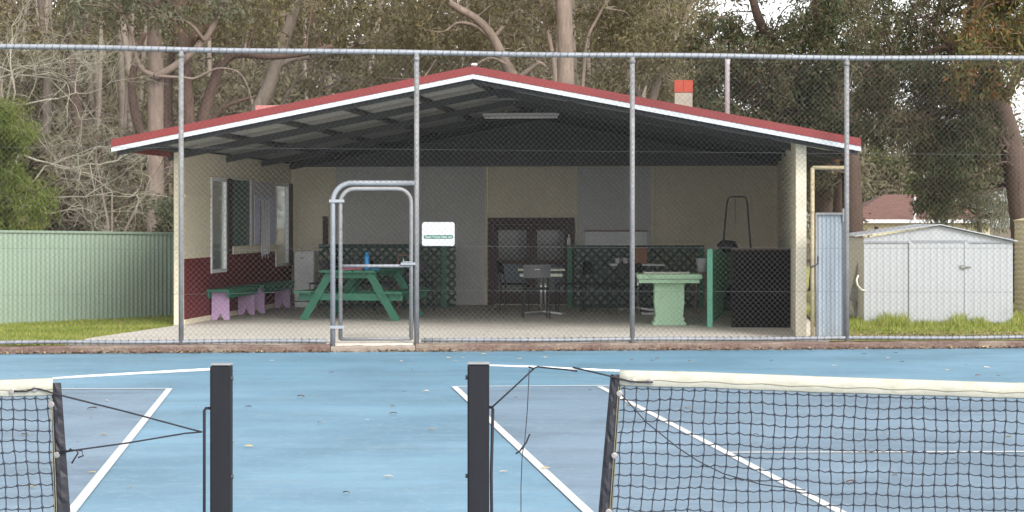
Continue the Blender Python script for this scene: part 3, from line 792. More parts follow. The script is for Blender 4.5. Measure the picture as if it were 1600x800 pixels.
# it stands on a small table
fy_ = 32.6; a = P(621, 398.5, fy_); b = P(641, 415, fy_)
wf.location = Vector((a.x, fy_, b.z - .02))
m_ = MB(); m_.bar(a, Vector((P(644, 0, fy_).x, fy_, a.z)), .03, .03); m_.build('rail', M['brown_wood'], wf)
for px in (622, 643):
    m_ = MB(); m_.box((P(px, 0, fy_).x - .014, fy_ - .014, SL + .001), (P(px, 0, fy_).x + .014, fy_ + .014, a.z - .016)); m_.build('upright', M['brown_wood'], wf)
wf.location.z = SL
for ch_ in kids(wf): ch_.data.transform(Matrix.Translation((0, 0, (b.z - .02) - SL)))

# white cabinet by the wall
Yc = 34.9; cb = P(475, 345, Yc)
cab = thing('cabinet', Vector((cb.x, Yc, SL)), 'narrow white upright cabinet standing in the back left corner', 'cabinet', rz=R(-4))
hh_ = H - (393 - HY) * Yc / F - SL
MB().box((-.17, 0, .10), (.17, .42, hh_)).build('body', M['white'], cab, world=False, bevel=.008)
MB().box((-.165, -.022, .11), (.165, -.001, hh_ - .02)).build('door', M['white'], cab, world=False, bevel=.006)
MB().box((-.16, .0, 0), (.16, .4, .09)).build('base', M['white'], cab, world=False)
MB().box((-.06, -.04, hh_ - .12), (.0, -.023, hh_ - .10)).build('handle', M['galv_old'], cab, world=False)
MB().tube([(-.05, .05, hh_ + .001), (-.05, .05, hh_ + .07)], .006, 6).build('aerial', M['galv_old'], cab, world=False)

# lattice screens
def lattice(px0, px1, py0, py1, Y, label, posts, pit=.125, dY=0.0):
    a, b = P(px0, py1, Y), P(px1, py1, Y); top = P(0, py0, Y).z; bot = SL + .06
    t = thing('lattice_screen', Vector(((a.x + b.x) / 2, Y, SL)), label, 'screen', 'green lattice screens')
    m1 = MB(); W, Hh = b.x - a.x, top - bot
    for sgn, off in ((1, 0), (-1, .013)):
        c = -Hh if sgn > 0 else 0
        while c < W + Hh:
            p = (c, 0); x0, z0, x1, z1 = c, 0, c + sgn * Hh, Hh
            # clip to the frame
            pts = []
            for (xx, zz) in ((x0, z0), (x1, z1)): pts.append([xx, zz])
            def clip(pp, qq):
                if pp[0] < 0: tt = (0 - pp[0]) / (qq[0] - pp[0]) if qq[0] != pp[0] else 0; return [0, pp[1] + (qq[1] - pp[1]) * tt]
                if pp[0] > W: tt = (W - pp[0]) / (qq[0] - pp[0]) if qq[0] != pp[0] else 0; return [W, pp[1] + (qq[1] - pp[1]) * tt]
                return pp
            if max(x0, x1) > .02 and min(x0, x1) < W - .02:
                A = clip(pts[0], pts[1]); B = clip(pts[1], pts[0])
                if abs(A[0] - B[0]) > .03:
                    m1.bar((a.x + A[0], Y + off, bot + A[1]), (a.x + B[0], Y + off, bot + B[1]), .045, .012, (0, 1, 0))
            c += pit
    m1.build('lattice', M['green_dark'], t)
    for z0, z1 in ((top - .02, top + .05), (bot - .06, bot)):
        MB().box((a.x, Y - .02, z0), (b.x, Y + .035, z1)).build('rail', M['green_dark'], t)
    for px in posts:
        x = P(px, 0, Y).x; MB().box((x - .04, Y - .045, SL), (x + .04, Y - .021, top + .02)).build('post', M['green'] if px > 600 else M['green_dark'], t)
    return t
lattice(498, 712, 386, 470, 34.9, 'long dark green lattice screen behind the picnic table', (694, 520), .15)
lattice(886, 1100, 388, 470, 34.7, 'dark green lattice screen behind the round backed chair and tables', (890, 1095), .15)

# chairs
def chair_proto():
    t = thing('chair', (0, 0, SL), 'x', 'chair')
    MB().box((-.20, -.20, .435), (.20, .20, .465)).build('seat', M['black'], t, world=False, bevel=.012)
    b = MB(); n = 10; vs = []; 
    for i in range(n + 1):
        x = -.205 + .41 * i / n; y = -.23 - .05 * (1 - (x / .205) ** 2)
        for z, dy in ((.62, 0), (.82, -.03)): vs += [Vector((x, y + dy, z)), Vector((x, y + dy + .014, z))]
    fs = []
    for i in range(n):
        o, p = i * 4, i * 4 + 4
        fs += [(o, o + 2, p + 2, p), (o + 1, p + 1, p + 3, o + 3), (o + 2, o + 3, p + 3, p + 2), (o, p, p + 1, o + 1)]
    fs += [(0, 1, 3, 2), (n * 4, n * 4 + 2, n * 4 + 3, n * 4 + 1)]
    b.add(vs, fs); b.build('backrest', M['chair_grey'], t, world=False)
    MB().box((-.035, -.3215, .745), (.035, -.3075, .755)).build('handle_slot', M['white'], t, world=False)
    for sx in (-1, 1):
        MB().tube([(sx * .19, .19, 0), (sx * .18, .18, .434)], .011, 8).build('leg', M['black'], t, world=False)
        MB().tube([(sx * .20, -.22, 0), (sx * .18, -.20, .43), (sx * .18, -.235, .66)], .011, 8).build('leg', M['black'], t, world=False)
    return t
def place(o, px, py, rz, label, group='black chairs in the pavilion'):
    g = G(px, py, SL); o.location = g; o.rotation_euler = (0, 0, R(rz)); o['label'] = label; o['group'] = group
    return o
cp = chair_proto()
place(cp, 837, 497, 4, 'charcoal chair with curved slotted backrest in front of the pedestal table')
def side(px, py, rz, label, back=True):
    c = dup(cp); place(c, px, py, rz, label)
    for x in kids(c):
        if x.name.startswith('handle_slot'): bpy.data.objects.remove(x)
        elif x.name.startswith('backrest'): x.data = x.data.copy(); x.data.materials[0] = M['black']
    return c
side(805, 486.5, -78, 'black chair left of the pedestal table facing its edge')
side(889, 486.5, 82, 'black chair right of the pedestal table beside the lattice')
side(940, 487, -70, 'black chair tucked left of the white topped table')
side(974, 492, 20, 'black chair in front of the white topped table')
side(560, 484.5, 170, 'black chair behind the picnic table near the lattice')
side(603, 485, 185, 'black chair behind the right seat of the picnic table')
side(655, 484.5, 200, 'black chair between the gate and the lattice post')
side(507, 485, 160, 'black chair behind the left leg of the picnic table')
# pedestal tables
def pedestal(px, py, top_py, pxa, pxb, mat, label, poles, double=False):
    g = G(px, py, SL); t = thing('pedestal_table', g, label, 'table', 'pedestal tables')
    z = H - (top_py - HY) * g.y / F - SL; xa, xb = (pxa - px) * g.y / F, (pxb - px) * g.y / F
    MB().box((xa, -.35, z - .03), (xb, .35, z)).build('tabletop', mat, t, world=False, bevel=.006)
    if double: MB().box((xa + .03, -.30, z - .12), (xb - .04, .30, z - .075)).build('apron', mat, t, world=False)
    for x in poles: MB().tube([(x, 0, .05), (x, 0, z - .03)], .024, 12).build('column', M['chrome'], t, True, False)
    for a in (25, 155, 205, 335):
        MB().bar((0, 0, .06), (.33 * math.cos(R(a)), .33 * math.sin(R(a)), .02), .05, .03).build('foot', M['chrome'], t, world=False)
    return t
pedestal(849, 492, 419.5, 809, 882, M['table_cream'], 'cream topped table on twin chrome columns with star base', (-.035, .035), True)
tW = pedestal(997, 486.5, 412, 952, 1037, M['white'], 'white topped table on a single thin column near the pale green stand', (0.0,))
def at_top(tbl, px, dy):
    g = tbl.location; z = max(v[2] for o in kids(tbl) if o.name.startswith('tabletop') for v in o.bound_box) + g.z
    Y = g.y + dy; return Vector(((px - CX) * Y / F, Y, z + .001))
for px, lb in ((965, 'left'), (977.5, 'right')):
    p = at_top(tW, px, -.05); m = thing('mug', p, 'small pale mug, %s one of the pair on the white table' % lb, 'mug', 'mugs on the white table')
    MB().lathe(p, [(.036, 0), (.040, .01), (.040, .095), (.034, .097), (.034, .03)], 14).build('cup', M['white_wash'], m, True)
    MB().tube([p + Vector((.038, 0, .075)), p + Vector((.062, 0, .065)), p + Vector((.062, 0, .035)), p + Vector((.038, 0, .025))], .006, 6).build('handle', M['white_wash'], m, True)
p = at_top(tW, 1001.5, .02)
bx = thing('box', p, 'orange brown timber box standing on the white topped table', 'box')
w_, h_ = 19 * 33.2 / F / 2, .25
MB().box((-w_, -.09, 0), (w_, .09, h_)).build('body', M['orange_wood'], bx, world=False, bevel=.004)
MB().box((-w_ - .008, -.098, h_), (w_ + .008, .098, h_ + .018)).build('lid', M['orange_wood'], bx, world=False)
# pale green stand
g = G(1046, 508, SL); st = thing('stand', g, 'pale green timber stand with flared pedestal and overhanging top', 'table', rz=-R(2))
u = g.y / F
def pr(b, half, z0, z1): return b
prof = [(-26, 0), (-26, .035), (-22.5, .05), (-23.5, .09), (-21, .13), (-23, .30), (-23, .60), (23, .60), (23, .30), (21, .13), (23.5, .09), (22.5, .05), (26, .035), (26, 0)]
for y in (0, .50):
    MB().prism([(x * u, y, z) for x, z in prof], (0, .04, 0)).build('end_panel', M['pale_green'], st, world=False)
MB().box((-19 * u, .045, .05), (19 * u, .495, .59)).build('stretcher_panel', M['pale_green'], st, world=False)
zt_ = H - (428 - HY) * u - SL
MB().box((-48 * u, -.14, .602), (46 * u, .68, .60 + (zt_ - .60) * .45)).build('apron', M['pale_green'], st, world=False)
MB().box((-51 * u, -.18, .603 + (zt_ - .60) * .45), (50 * u, .72, zt_)).build('tabletop', M['pale_green'], st, world=False, bevel=.006)
tr = MB(); c = g + Vector((-.02, .25, zt_ + .001)); tr.box(c + Vector((-.34, -.16, 0)), c + Vector((.32, .16, .022)))
tag(tr.build('tray', M['table_cream'], bevel=.004), 'flat cream board lying on the pale green stand', 'board')
sh = MB(); c = G(1012, 492, SL) + Vector((0, 0, .002)); sh.prism([c + Vector((-.12, 0, 0)), c + Vector((.10, -.03, 0)), c + Vector((.12, .02, 0)), c + Vector((.02, .07, 0))], (0, 0, .035))
tag(sh.build('paper', M['white_wash']), 'white paper scrap on the floor left of the pale green stand', 'paper')
# bucket on the green partition end
# green partition (open gate of boards)
ga_ = G(1109, 511, SL); gb_ = G(1143, 483, SL)
gp = thing('board_gate', ga_, 'mid green boarded gate standing open beside the dark low wall', 'gate')
topz = H - (389 - HY) * ga_.y / F; d_ = (gb_ - ga_); Lg = d_.length; d_.normalize(); nn = Vector((d_.y, -d_.x, 0))
MB().obox(ga_ + Vector((0, 0, (topz - SL) / 2)), (.037, 0, 0), (0, .04, 0), (0, 0, (topz - SL) / 2)).build('post', M['green_gate'], gp, bevel=.004)
nb = 14
bb = MB()
for i in range(nb):
    c = ga_ + d_ * (.06 + (Lg - .1) * (i + .5) / nb) + nn * .02; hw = (Lg - .1) / nb / 2 - .006
    zt2 = topz - .03 - SL
    bb.obox(c + Vector((0, 0, .06 + (zt2 - .06) / 2)), d_ * hw, nn * .011, (0, 0, (zt2 - .06) / 2))
bb.build('boards', M['green_gate'], gp)
for zz in (.25, .95): MB().obox(ga_ + d_ * Lg / 2 - nn * .012 + Vector((0, 0, zz)), d_ * (Lg / 2 - .06), nn * .018, (0, 0, .045)).build('ledge', M['green_gate'], gp)
bp = P(1097, 425, 32.0)
pl_ = thing('plant_stand', Vector((bp.x, 32.0, SL)), 'slim brown stool holding the white bucket behind the stand', 'stool')
hs = bp.z - SL
MB().lathe((0, 0, hs - .03), [(.16, 0), (.16, .03)], 16).build('seat', M['brown_wood'], pl_, world=False)
for a in (45, 135, 225, 315): MB().tube([(.16 * math.cos(R(a)), .16 * math.sin(R(a)), 0), (.11 * math.cos(R(a)), .11 * math.sin(R(a)), hs - .031)], .014, 8).build('leg', M['brown_wood'], pl_, world=False)
bk = thing('bucket', Vector((bp.x, 32.0, bp.z + .001)), 'white plastic bucket standing behind the pale green stand', 'bucket')
MB().lathe((0, 0, 0), [(.075, 0), (.095, .20), (.102, .205), (.102, .215), (.09, .215), (.07, .03)], 18).build('body', M['white'], bk, True, False)
MB().tube([(.1 * math.cos(R(a)), -.005, .20 + .0 - .07 * math.sin(R(a))) for a in range(0, 181, 20)], .003, 5).build('handle', M['galv_old'], bk, True, False)
# spray bottle on the lattice, whiteboard and poster
sp_ = P(889, 385.6, 34.7); sb = thing('spray_bottle', Vector((sp_.x, 34.71, P(0, 388, 34.7).z + .051)), 'white spray bottle standing on the lattice screen rail', 'bottle')
MB().lathe((0, 0, 0), [(.034, 0), (.034, .10), (.014, .14), (.014, .155)], 14).build('body', M['white'], sb, True, False)
MB().box((-.012, -.045, .156), (.012, .02, .185)).build('trigger', M['white'], sb, world=False)
wb = thing('whiteboard', LW(Lx(962, YD), YD - .03, Lh(385, 1.5, YD)), 'wide dull white board on the back wall above the lattice', 'board', rz=-PA)
xw0, xw1 = Lx(915, YD), Lx(1011, YD); zw0, zw1 = Lh(386, 1.5, YD), Lh(363, 1.5, YD)
cxw = Lx(962, YD)
MB().box((xw0 - cxw, -.012, 0), (xw1 - cxw, .008, zw1 - zw0)).build('panel', M['white'], wb, world=False)
MB().box((xw0 - cxw - .02, -.016, zw1 - zw0), (xw1 - cxw + .02, .008, zw1 - zw0 + .03)).build('frame', M['brown_wood'], wb, world=False)
def leftpanel(name, pxa, pxb, za, zb, off, mat, label, cat, wave=0.0):
    ya, yb = Ly(pxa, WI), Ly(pxb, WI); x0 = WI + off; m = MB(); n = 10; vs = []
    for i in range(n + 1):
        for j in range(9):
            y = ya + (yb - ya) * i / n; z = za + (zb - za) * j / 8
            z += (.05 * math.sin(i * 2.1) if wave and j == 0 else 0)
            vs.append(LW(x0 + wave * math.sin(i * 1.9 + j * .2) * (1 - j / 10), y, z))
    for i in range(n + 1):
        for j in range(9): vs.append(vs[i * 9 + j] + Vector((.006, -.002, 0)))
    q = (n + 1) * 9; fs = []
    for i in range(n):
        for j in range(8):
            a = i * 9 + j; fs += [(a, a + 1, a + 10, a + 9), (q + a, q + a + 9, q + a + 10, q + a + 1)]
    rim = [i * 9 for i in range(n + 1)] + [n * 9 + j for j in range(1, 9)] + [i * 9 + 8 for i in reversed(range(n))] + [j for j in reversed(range(1, 8))]
    for a, b in zip(rim, rim[1:] + rim[:1]): fs.append((a, b, q + b, q + a))
    m.add(vs, fs); return tag(m.build(name, mat, smooth=False), label, cat)
leftpanel('poster', 396, 427, 1.20, 2.0, .016, M['paper'], 'lilac grey paper poster on the panel between the windows', 'poster')
leftpanel('towel', 403, 416, 1.0, 1.95, .05, M['towel'], 'pale crumpled cloth hanging over the lilac poster', 'cloth', .02)
# mower behind the low wall
my = 31.2
mw = thing('lawn_mower', Vector((P(1152, 0, my).x, my, SL)), 'lawn mower with tall black looped handle behind the low wall', 'mower')
def MP(px, py, dy=0): return P(px, py, my + dy)
hpath = [MP(1128, 420), MP(1131, 372), MP(1136, 318), MP(1138.5, 309), MP(1142, 307), MP(1162, 307), MP(1166, 309), MP(1168, 318), MP(1173, 385), MP(1176, 420)]
MB().tube(hpath, .014, 8).build('handle', M['black'], mw, True)
MB().tube([MP(1149, 309), MP(1150, 350)], .005, 6).build('cable', M['black'], mw)
xm0, xm1 = MP(1122, 0).x, MP(1180, 0).x
MB().box((xm0, my - .1, SL + .1), (xm1, my + .55, SL + .3)).build('deck', M['green_dark'], mw, bevel=.04)
MB().lathe(Vector(((xm0 + xm1) / 2, my + .25, SL + .301)), [(.14, 0), (.15, .1), (.1, .2)], 16).build('engine', M['black'], mw)
for x in (xm0 - .025, xm1 + .025):
    for y in (my, my + .45):
        w_ = MB(); w_.tube([(x - .02, y, SL + .09), (x + .02, y, SL + .09)], .09, 16); w_.build('wheel', M['black'], mw)
bg = MB(); c = P(1133, 387, 28.75); rr_ = random.Random(9)
zt3 = Lh(388, 3.5, lby) + .002
bagc = LW(Lx(1137, lby + .5), lby + .5)
import bmesh as _bm
bmm = _bm.new(); _bm.ops.create_icosphere(bmm, subdivisions=3, radius=1)
bgc = P(1137, 383, my - .15)
for v in bmm.verts:
    s_ = 1 + .12 * math.sin(v.co.x * 5 + 1) * math.sin(v.co.z * 6); v.co = Vector((v.co.x * .16 * s_ + bgc.x, v.co.y * .12 * s_ + bgc.y, v.co.z * .10 * s_ + bgc.z - .02))
me = bpy.data.meshes.new('grass_catcher'); bmm.to_mesh(me); bmm.free(); me.materials.append(M['black'])
me.polygons.foreach_set('use_smooth', [True] * len(me.polygons))
oc = bpy.data.objects.new('catcher_bag', me); C.objects.link(oc); oc.parent = mw; me.transform(frame(mw).inverted())

# ------------------------------------------------------------------ side gate by the right post
fy0 = 25.78
gs = thing('side_gate', G(1297, 530, .09), 'corrugated zinc side gate hung on cream pipes right of the pavilion', 'gate')
def corr(b, p0, p1, z0, z1, pit=.052, amp=.009, slope=0.0):
    L = (p1 - p0).length; n = int(L / (pit / 4)); d = (p1 - p0).normalized(); nn = Vector((-d.y, d.x, 0)); vs = []
    for i in range(n + 1):
        p = p0 + d * (L * i / n) + nn * amp * math.sin(2 * math.pi * (L * i / n) / pit)
        vs += [Vector((p.x, p.y, z0)), Vector((p.x, p.y, z1 + slope * i / n))]
    b.add(vs, [(2 * i, 2 * i + 2, 2 * i + 3, 2 * i + 1) for i in range(n)]); return b
gY = 25.45
pA, pB = P(1275, 0, gY), P(1319, 0, gY); pA.z = pB.z = 0
zt4 = P(0, 334, gY).z
corr(MB(), pA, pB, .10, zt4).build('sheet', M['zinc'], gs, True)
m_ = MB(); m_.bar(Vector((pA.x, gY - .02, zt4)), Vector((pB.x, gY - .02, zt4)), .03, .03); m_.build('rail', M['galv_old'], gs)
for p in (pA, pB):
    MB().tube([(p.x, gY - .02, .10), (p.x, gY - .02, zt4 + .012)], .014, 8).build('stile', M['galv_old'], gs, True)
x_ = P(1269.5, 0, gY).x
ft = P(0, 262, gY).z
MB().tube([(x_, gY, .05), (x_, gY, ft)], .026, 10).build('gate_post', M['rust'], gs, True)
MB().tube([(x_, gY, ft), (P(1322, 0, gY).x, gY, ft)], .024, 10).build('head_pipe', M['rust'], gs, True)
MB().tube([(x_ - .03, gY - .03, P(0, 418, gY).z), (pA.x + .02, gY - .03, P(0, 412, gY).z), (pA.x + .02, gY - .03, P(0, 400, gY).z)], .012, 8).build('latch', M['lacing'], gs)
MB().box((P(1316, 0, gY).x, gY - .04, P(0, 346, gY).z), (P(1323, 0, gY).x, gY - .015, P(0, 326, gY).z)).build('hinge', M['galv'], gs)

# ------------------------------------------------------------------ garden shed
sY = 29.35
sd = thing('garden_shed', Vector((P(1467, 0, sY).x, sY, .09)), 'low pale grey metal garden shed with shallow gable and ribbed doors', 'shed')
def SX(px): return P(px, 0, sY).x
def SZ(py): return P(0, py, sY).z
def ribbed(name, px0, px1, z0, ztf, mat, par, pit=.095, off=0.0):
    x0, x1 = SX(px0), SX(px1); n = max(2, int((x1 - x0) / (pit / 6))); vs = []
    for i in range(n + 1):
        x = x0 + (x1 - x0) * i / n; y = sY + off - (.004 if i % 6 in (0, 1) else 0)
        vs += [Vector((x, y, z0)), Vector((x, y, ztf(x)))]
    return MB().add(vs, [(2 * i, 2 * i + 2, 2 * i + 3, 2 * i + 1) for i in range(n)]).build(name, mat, par)
zeL, zeR, zA = SZ(372), SZ(377), SZ(353)
def ztf(x):
    xa = SX(1468); return zeL + (zA - zeL) * (x - SX(1350)) / (xa - SX(1350)) if x < xa else zA + (zeR - zA) * (x - xa) / (SX(1583) - xa)
ribbed('front_wall', 1350, 1423, .05, ztf, M['shed'], sd)
ribbed('front_wall', 1512, 1582.5, .05, ztf, M['shed'], sd)
ribbed('door', 1423, 1508, .09, lambda x: SZ(376.5), M['shed'], sd, off=-.012)
ribbed('door', 1507, 1514, .09, lambda x: SZ(376.5), M['shed'], sd, off=-.020)
ribbed('gable_infill', 1423, 1512, SZ(376), ztf, M['shed'], sd, .3)
MB().box((SX(1420), sY - .026, .07), (SX(1424), sY - .004, SZ(377))).build('door_frame', M['shed'], sd)
sD = 1.6
for px in (1350, 1582.5):
    x = SX(px); MB().add([(x, sY, .05), (x, sY + sD, .05), (x, sY + sD, zeL), (x, sY, zeL)], [(0, 1, 2, 3)]).build('side_wall', M['shed'], sd)
MB().box((SX(1350), sY + sD - .01, .05), (SX(1582), sY + sD, zeR)).build('rear_wall', M['shed'], sd)
MB().box((SX(1348), sY - .022, SZ(379.5)), (SX(1584), sY - .009, SZ(376.5))).build('header', M['galv'], sd)
xa = SX(1468)
for x0, z0, x1, z1 in ((SX(1335), SZ(368), xa, SZ(350)), (xa, SZ(350), SX(1589), SZ(376))):
    MB().prism([(x0, sY - .07, z0 - .016), (x1, sY - .07, z1 - .016), (x1, sY - .07, z1), (x0, sY - .07, z0)], (0, sD + .14, 0)).build('roof', M['shed'], sd)
mb = MB(); hz = SZ(416.5); mb.box((SX(1500), sY - .05, hz - .022), (SX(1508), sY - .02, hz + .022)); mb.tube([(SX(1506), sY - .045, hz), (SX(1516), sY - .045, hz - .005)], .012, 8)
mb.build('latch', M['galv_old'], sd)
# things leaning by the shed
la = thing('ladder', Vector((P(1340, 0, 29.9).x, 29.9, .09)), 'grey metal step ladder propped left of the garden shed', 'ladder')
def ZP(px, py, Y): return P(px, py, Y)
for a, b in (((1329, 470), (1346, 392)), ((1333, 478), (1349, 396))):
    MB().bar(ZP(*a, 29.9), ZP(*b, 29.9), .03, .05, (1, 0, 0)).build('rail', M['galv_old'], la)
for t_ in (.15, .35, .55, .75, .92):
    p = along(ZP(1329, 470, 29.9), ZP(1346, 392, 29.9), t_); q = along(ZP(1333, 478, 29.9), ZP(1349, 396, 29.9), t_)
    MB().tube([p, q], .012, 6).build('rung', M['galv_old'], la)
for a, b in (((1340, 499), (1332, 455)), ((1346, 497), (1346, 440))):
    MB().bar(ZP(*a, 29.95), ZP(*b, 29.95), .03, .06, (1, 0, 0)).build('leg', M['galv_old'], la)
hs_ = MB(); hs_.tube([P(1352, 455, 29.2), P(1345, 452, 29.15), P(1339.5, 445, 29.15), P(1338.5, 437, 29.15), P(1341, 430, 29.2)], .014, 8)
tag(hs_.build('hose', M['tyre'], smooth=True), 'short pale curved hose hanging off the left shed wall', 'hose')
tp = MB(); tp.box(P(1337, 0, 30.6) * 1 - Vector((0, 0, 0)) if False else Vector((P(1334, 0, 30.6).x, 30.6, .05)), Vector((P(1339, 0, 30.6).x, 30.66, 1.05)))
tag(tp.build('timber_post', M['timber_dark']), 'dark timber stump post behind the ladder', 'post')
# water tank
tk = P(1650, 0, 31.0); tank = thing('water_tank', Vector((tk.x, 31.0, .09)), 'cream corrugated water tank at the right edge behind the shed', 'tank')
r0 = tk.x - P(1587, 0, 31).x; zt5 = P(0, 346, 31).z - .09
prof_ = []
n = int(zt5 / .019)
for i in range(n + 1): prof_.append((r0 - .006 + .012 * (.5 + .5 * math.sin(i * math.pi / 2)), zt5 * i / n))
MB().lathe((0, 0, 0), prof_, 48).build('wall', M['tank'], tank, True, False)
MB().lathe((0, 0, zt5), [(r0 + .02, 0), (r0 + .02, .02), (.05, .14)], 48).build('lid', M['tank'], tank, False, False)
# far house
hy = 72.0
fh = thing('house', Vector((P(1440, 0, hy).x, hy, -.5)), 'far cream cottage with red tiled roof seen over the shed', 'house')
x0, x1 = P(1318, 0, hy).x, P(1560, 0, hy).x; ze, zr = P(0, 344, hy).z, P(0, 304, hy + 3).z
MB().box((x0 + .3, hy, -.5), (x1 - .3, hy + 6, ze)).build('wall', M['house_cream'], fh)
m_ = MB(); nst = 14
for i in range(nst):
    t0, t1 = i / nst, (i + 1) / nst
    y0, y1 = hy - .35 + 3.35 * t0, hy - .35 + 3.35 * t1; z0, z1 = ze + (zr - ze) * t0, ze + (zr - ze) * t1
    m_.add([(x0 + 2 * t0, y0, z0 + .035), (x1 - 2 * t0, y0, z0 + .035), (x1 - 2 * t1, y1, z1), (x0 + 2 * t1, y1, z1), (x0 + 2 * t0, y0, z0), (x1 - 2 * t0, y0, z0)], [(0, 1, 2, 3), (4, 5, 1, 0)])
m_.add([(x0 + 2, hy + 3, zr), (x1 - 2, hy + 3, zr), (x1, hy + 6.35, ze), (x0, hy + 6.35, ze), (x0, hy - .35, ze), (x1, hy - .35, ze)], [(0, 1, 2, 3), (0, 3, 4), (1, 5, 2)])
m_.build('roof', M['tile'], fh)
MB().box((x0, hy - .40, ze - .10), (x1, hy - .345, ze + .02)).build('fascia', M['white'], fh)
wn = MB().box((P(1366, 0, hy).x, hy - .02, P(0, 362, hy).z), (P(1372, 0, hy).x, hy + .01, P(0, 354, hy).z)).build('window', M['timber_dark'], fh)
cv = MB(); cv.tube([P(1429, 345, hy - .6), P(1429, 308, hy - .6)], .05, 8); cv.build('vent_pipe', M['white'], fh)

# ------------------------------------------------------------------ nets
NY = 7.5
def net_post(pxa, pxb, ptop, label, hook):
    c = P((pxa + pxb) / 2, 0, NY); hw = (pxb - pxa) * NY / F / 2 - .002; top = P(0, ptop, NY).z
    t = thing('net_post', Vector((c.x, NY + hw, 0)), label, 'post', 'square black net posts')
    MB().box((-hw, -hw, -.3 + .3), (hw, hw, top - .006)).build('post', M['post_black'], t, world=False, bevel=.006)
    MB().box((-hw - .001, -hw - .001, top - .0055), (hw + .001, hw + .001, top)).build('cap', M['galv_old'], t, world=False, bevel=.002)
    s = hook
    for z in (top - .055, top - .42):
        m = MB(); m.tube([(-s * hw, -.01, z), (-s * (hw + .008), -.01, z)], .008, 8); m.build('bolt', M['lacing'], t, world=False)
    m = MB(); zz = top - .165
    if s < 0: m.tube([(-hw + .002, -.015, zz), (-hw - .018, -.015, zz), (-hw - .024, -.015, zz - .008), (-hw - .024, -.015, .05)], .0055, 8)
    else: m.tube([(hw - .002, -.015, zz), (hw + .012, -.015, zz), (hw + .014, -.015, zz - .01), (hw + .008, -.015, zz - .25), (hw + .014, -.02, .05)], .0058, 8)
    m.build('lacing_rod', M['rope'], t, True, False)
    return t
net_post(327, 360.5, 569, 'square black net post with lacing rod on its left side', -1)
net_post(729.5, 765, 567.5, 'square black net post right of the gap between the two courts', 1)

